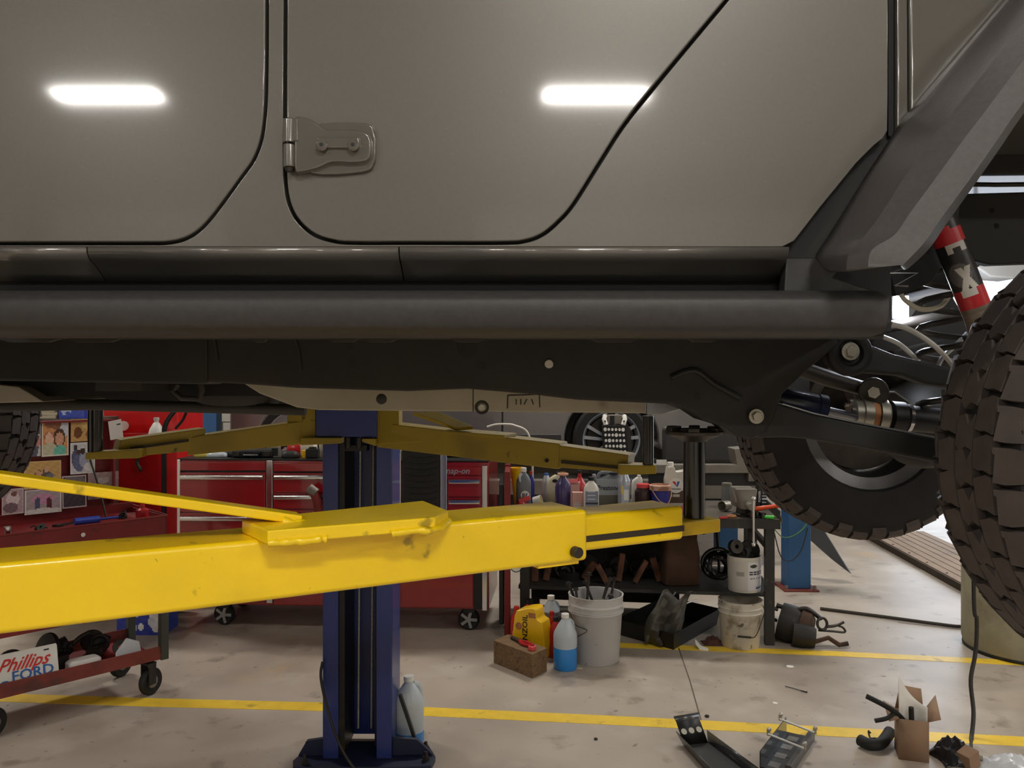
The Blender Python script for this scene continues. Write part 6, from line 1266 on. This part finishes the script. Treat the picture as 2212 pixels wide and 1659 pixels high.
build('door_gap', M().box((wc.x - .92, D - .0206, wc.z + .05), (wc.x - .905, D - .0201, wc.z + 1.0)), 'dark', fc_)
build('front_bumper', M().box((wc.x + .42, D - .04, wc.z - .2), (wc.x + 1.1, D + 1.7, wc.z + .12)), 'plastic_black', fc_, bevel=.04, seg=3)
build('wheel_house', M().cyl((wc.x, D + .19, wc.z + .06), (wc.x, D + .22, wc.z + .06), .37, n=32), 'dark', fc_)
for y_, xx in ((D - .01, wc.x), (D + 1.45, wc.x), (D - .01, wc.x - 2.65)):
    c = Vector((xx, y_, wc.z)); w_ = build('wheel', M().lathe([(.235, .0), (.25, -.02), (.30, -.02), (RT, .0), (RT, .18), (.30, .2), (.235, .18)], c, (0, 1, 0), 44, close=True), 'rubber', fc_)
    m = M().lathe([(.21, .05), (.232, -.012), (.24, -.016), (.245, -.01), (.24, .02)], c, (0, 1, 0), 44, close=True)
    for k in range(5):
        a = 2 * PI * k / 5 + .31; u = Vector((math.cos(a), 0, math.sin(a))); v_ = Vector((-math.sin(a), 0, math.cos(a)))
        for s in (-1, 1): m.prism([c + u * .05 + v_ * (.012 * s - .01) + Vector((0, .0, 0)), c + u * .05 + v_ * (.012 * s + .014) + Vector((0, .0, 0)), c + u * .225 + v_ * (.05 * s + .016) + Vector((0, -.005, 0)), c + u * .225 + v_ * (.05 * s - .014) + Vector((0, -.005, 0))], (0, .03, 0))
    m.cyl(c + Vector((0, -.012, 0)), c + Vector((0, .04, 0)), .06, n=20); build('alloy_rim', m, 'silver_can', w_); build('brake_disc', M().cyl(c + Vector((0, .06, 0)), c + Vector((0, .08, 0)), .2, n=30), 'steel_dark', w_)
# wheel alignment target with dots and clamp arms
tg = thing('alignment_target', 'black alignment target with white dots clamped on the far car wheel', 'wheel target', sd(1330, 975, -.16))
q = [sd(1300, 918, -.14), sd(1352, 919, -.17), sd(1358, 985, -.17), sd(1304, 985, -.14)]
build('board', M().prism(q, (0, .02, 0)), 'dark', tg, bevel=.003)
build('board_edge', M().prism([sd(1352, 919, -.168), sd(1362, 925, -.10), sd(1366, 985, -.10), sd(1358, 985, -.168)], (0, .01, 0)), 'grime', tg)
for j in range(5):
    for i in range(6):
        c = q[0].lerp(q[1], .13 + .148 * i).lerp(q[3].lerp(q[2], .13 + .148 * i), .14 + .18 * j) + Vector((0, -.001, 0)); r = .0105 if (i + j * 2) % 5 else .014
        build('target_dot', M().prism([c + Vector((r * math.cos(k * PI / 7), 0, r * 1.15 * math.sin(k * PI / 7))) for k in range(14)], (0, -.001, 0)), 'ink_white', tg)
for x, s in ((1307, -1), (1348, 1)):
    build('clamp_arm', M().tube([sd(x, 898, -.1), sd(x + 2 * s, 905, -.12), sd(x - 2 * s, 918, -.13)], .020, 10), 'white_plastic', tg); build('clamp_pin', M().cyl(sd(x, 910, -.15), sd(x, 910, -.10), .008, n=10), 'dark', tg)
build('clamp_body', M().box(sd(1312, 896, -.10), sd(1342, 916, -.05)), 'steel_grey', tg, bevel=.006); build('clamp_core', M().box(sd(1318, 898, -.11), sd(1327, 917, -.1001)), 'dark', tg)
# hose from wheel well of the far car
tag(build('air_line', M().tube(smooth([W(1052, 922, 5.9), W(1070, 917, 5.9), W(1092, 916, 5.9), W(1112, 919, 5.9), W(1140, 935, 5.9), W(1150, 990, 5.95), W(1150, 1110, 6.0), G(1152, 1275) + Vector((0, 0, .008))], 5), .007, 6), 'white_plastic'), 'thin white air line arching above the far arm', 'air line')
# rack runways and beams
zr = wc.z - RT
rk = thing('alignment_rack', 'grey steel alignment rack carrying the far car behind the bench', 'car lift', (wc.x, D + .8, 0))
for y_ in (D - .12, D + 1.30):
    build('runway', M().box((wc.x - 3.4, y_, zr - .12), (wc.x + 1.25, y_ + .5, zr - .0005)), 'steel_grey', rk, bevel=.004)
    build('runway_web', M().box((wc.x - 3.4, y_ + .02, zr - .24), (wc.x + 1.25, y_ + .48, zr - .1205)), 'black', rk)
build('turn_plate', M().box((wc.x - .25, D - .14, zr - .0004), (wc.x + .25, D + .3, zr - .0001)), 'alu', rk)
for x in (wc.x - 3.0, wc.x + 1.0):
    for y_ in (D + .05, D + 1.5): build('rack_leg', M().box((x - .08, y_, 0), (x + .08, y_ + .2, zr - .2405)), 'blue_far', rk, bevel=.006)
# cross beam with white strips, in front of the rack
d = 6.3; cb2 = thing('rack_cross_beam', 'grey steel crossbeam with pale strips between the bench and the far car', 'steel beam', (W(1500, 1080, d).x, d, 0))
zb1, zb0 = H - (1004 - CY) * d / F, H - (1022 - CY) * d / F
xl, xr_ = W(1405, 1000, d).x, W(1640, 1000, d).x
build('beam', M().box((xl, d, zb0), (xr_, d + .1, zb1)), 'steel_grey', cb2, bevel=.003); build('beam', M().box((xl, d + .05, zb0 - .20), (xr_ + .03, d + .13, zb0 - .10)), 'steel_grey', cb2, bevel=.003)
build('dark_web', M().box((xl, d + .06, zb0 - .1), (xr_, d + .1, zb0)), 'black', cb2)
for a, b in ((1418, 1440), (1488, 1514)): build('pale_strip', M().box(W(a, 993, d - .004), W(b, 1004, d - .0005)), 'white_plastic', cb2)
build('stop_wedge', M().prism([W(1586, 970, d), W(1612, 968, d), W(1652, 1005, d), W(1650, 1012, d), W(1592, 1004, d)], (0, .2, 0)), 'steel_grey', cb2, bevel=.004)
build('gusset', M().prism([W(1617, 1012, d), W(1660, 1022, d), W(1665, 1040, d), W(1617, 1040, d)], (0, .1, 0)), 'steel_grey', cb2, bevel=.003)
for x in (1420, 1625): X = W(x, 1000, d).x; build('beam_leg', M().box((X - .04, d + .01, 0), (X + .04, d + .09, zb0 - .2)), 'bench', cb2)
# blue cabinet and dark uprights beyond
d = 9.0; a, b = W(1420, 960, d).x, W(1500, 960, d).x; t = thing('blue_cabinet', 'deep blue cabinet in the far background above the oil jug', 'cabinet', ((a + b) / 2, d, 0)); build('body', M().box((a - .4, d, .05), (b, d + .4, .93)), 'blue_tub', t, bevel=.01); build('plinth', M().box((a - .38, d + .02, 0), (b - .02, d + .38, .05)), 'dark', t); build('door', M().box((a + .02, d - .015, .1), (b - .02, d, .9)), 'blue_tub', t, bevel=.004)
d = 9.5
for xa2, xb2, mt, lb in ((1562, 1576, 'blue_far', 'thin blue upright far behind the adapter post'), (1586, 1612, 'blue_dark', 'dark upright next to the thin blue one in the far background')):
    a, b = W(xa2, 900, d).x, W(xb2, 900, d).x; t = thing('steel_upright', lb, 'post', ((a + b) / 2, d, 0)); build('column', M().box((a, d, .02), (b, d + .14, 3.0)), mt, t, bevel=.006); build('base_plate', M().box((a - .05, d - .05, 0), (b + .05, d + .19, .02)), 'blue_dark', t)
d = 9.1; a, b = W(1500, 900, d).x, W(1545, 900, d).x; t = thing('locker', 'brown grey locker in the far background beside the blue cabinet', 'cabinet', ((a + b) / 2, d, 0)); build('body', M().box((a + .01, d, .04), (b, d + .4, 1.9)), 'wood_dark', t, bevel=.006); build('plinth', M().box((a + .03, d + .02, 0), (b - .02, d + .38, .04)), 'dark', t)
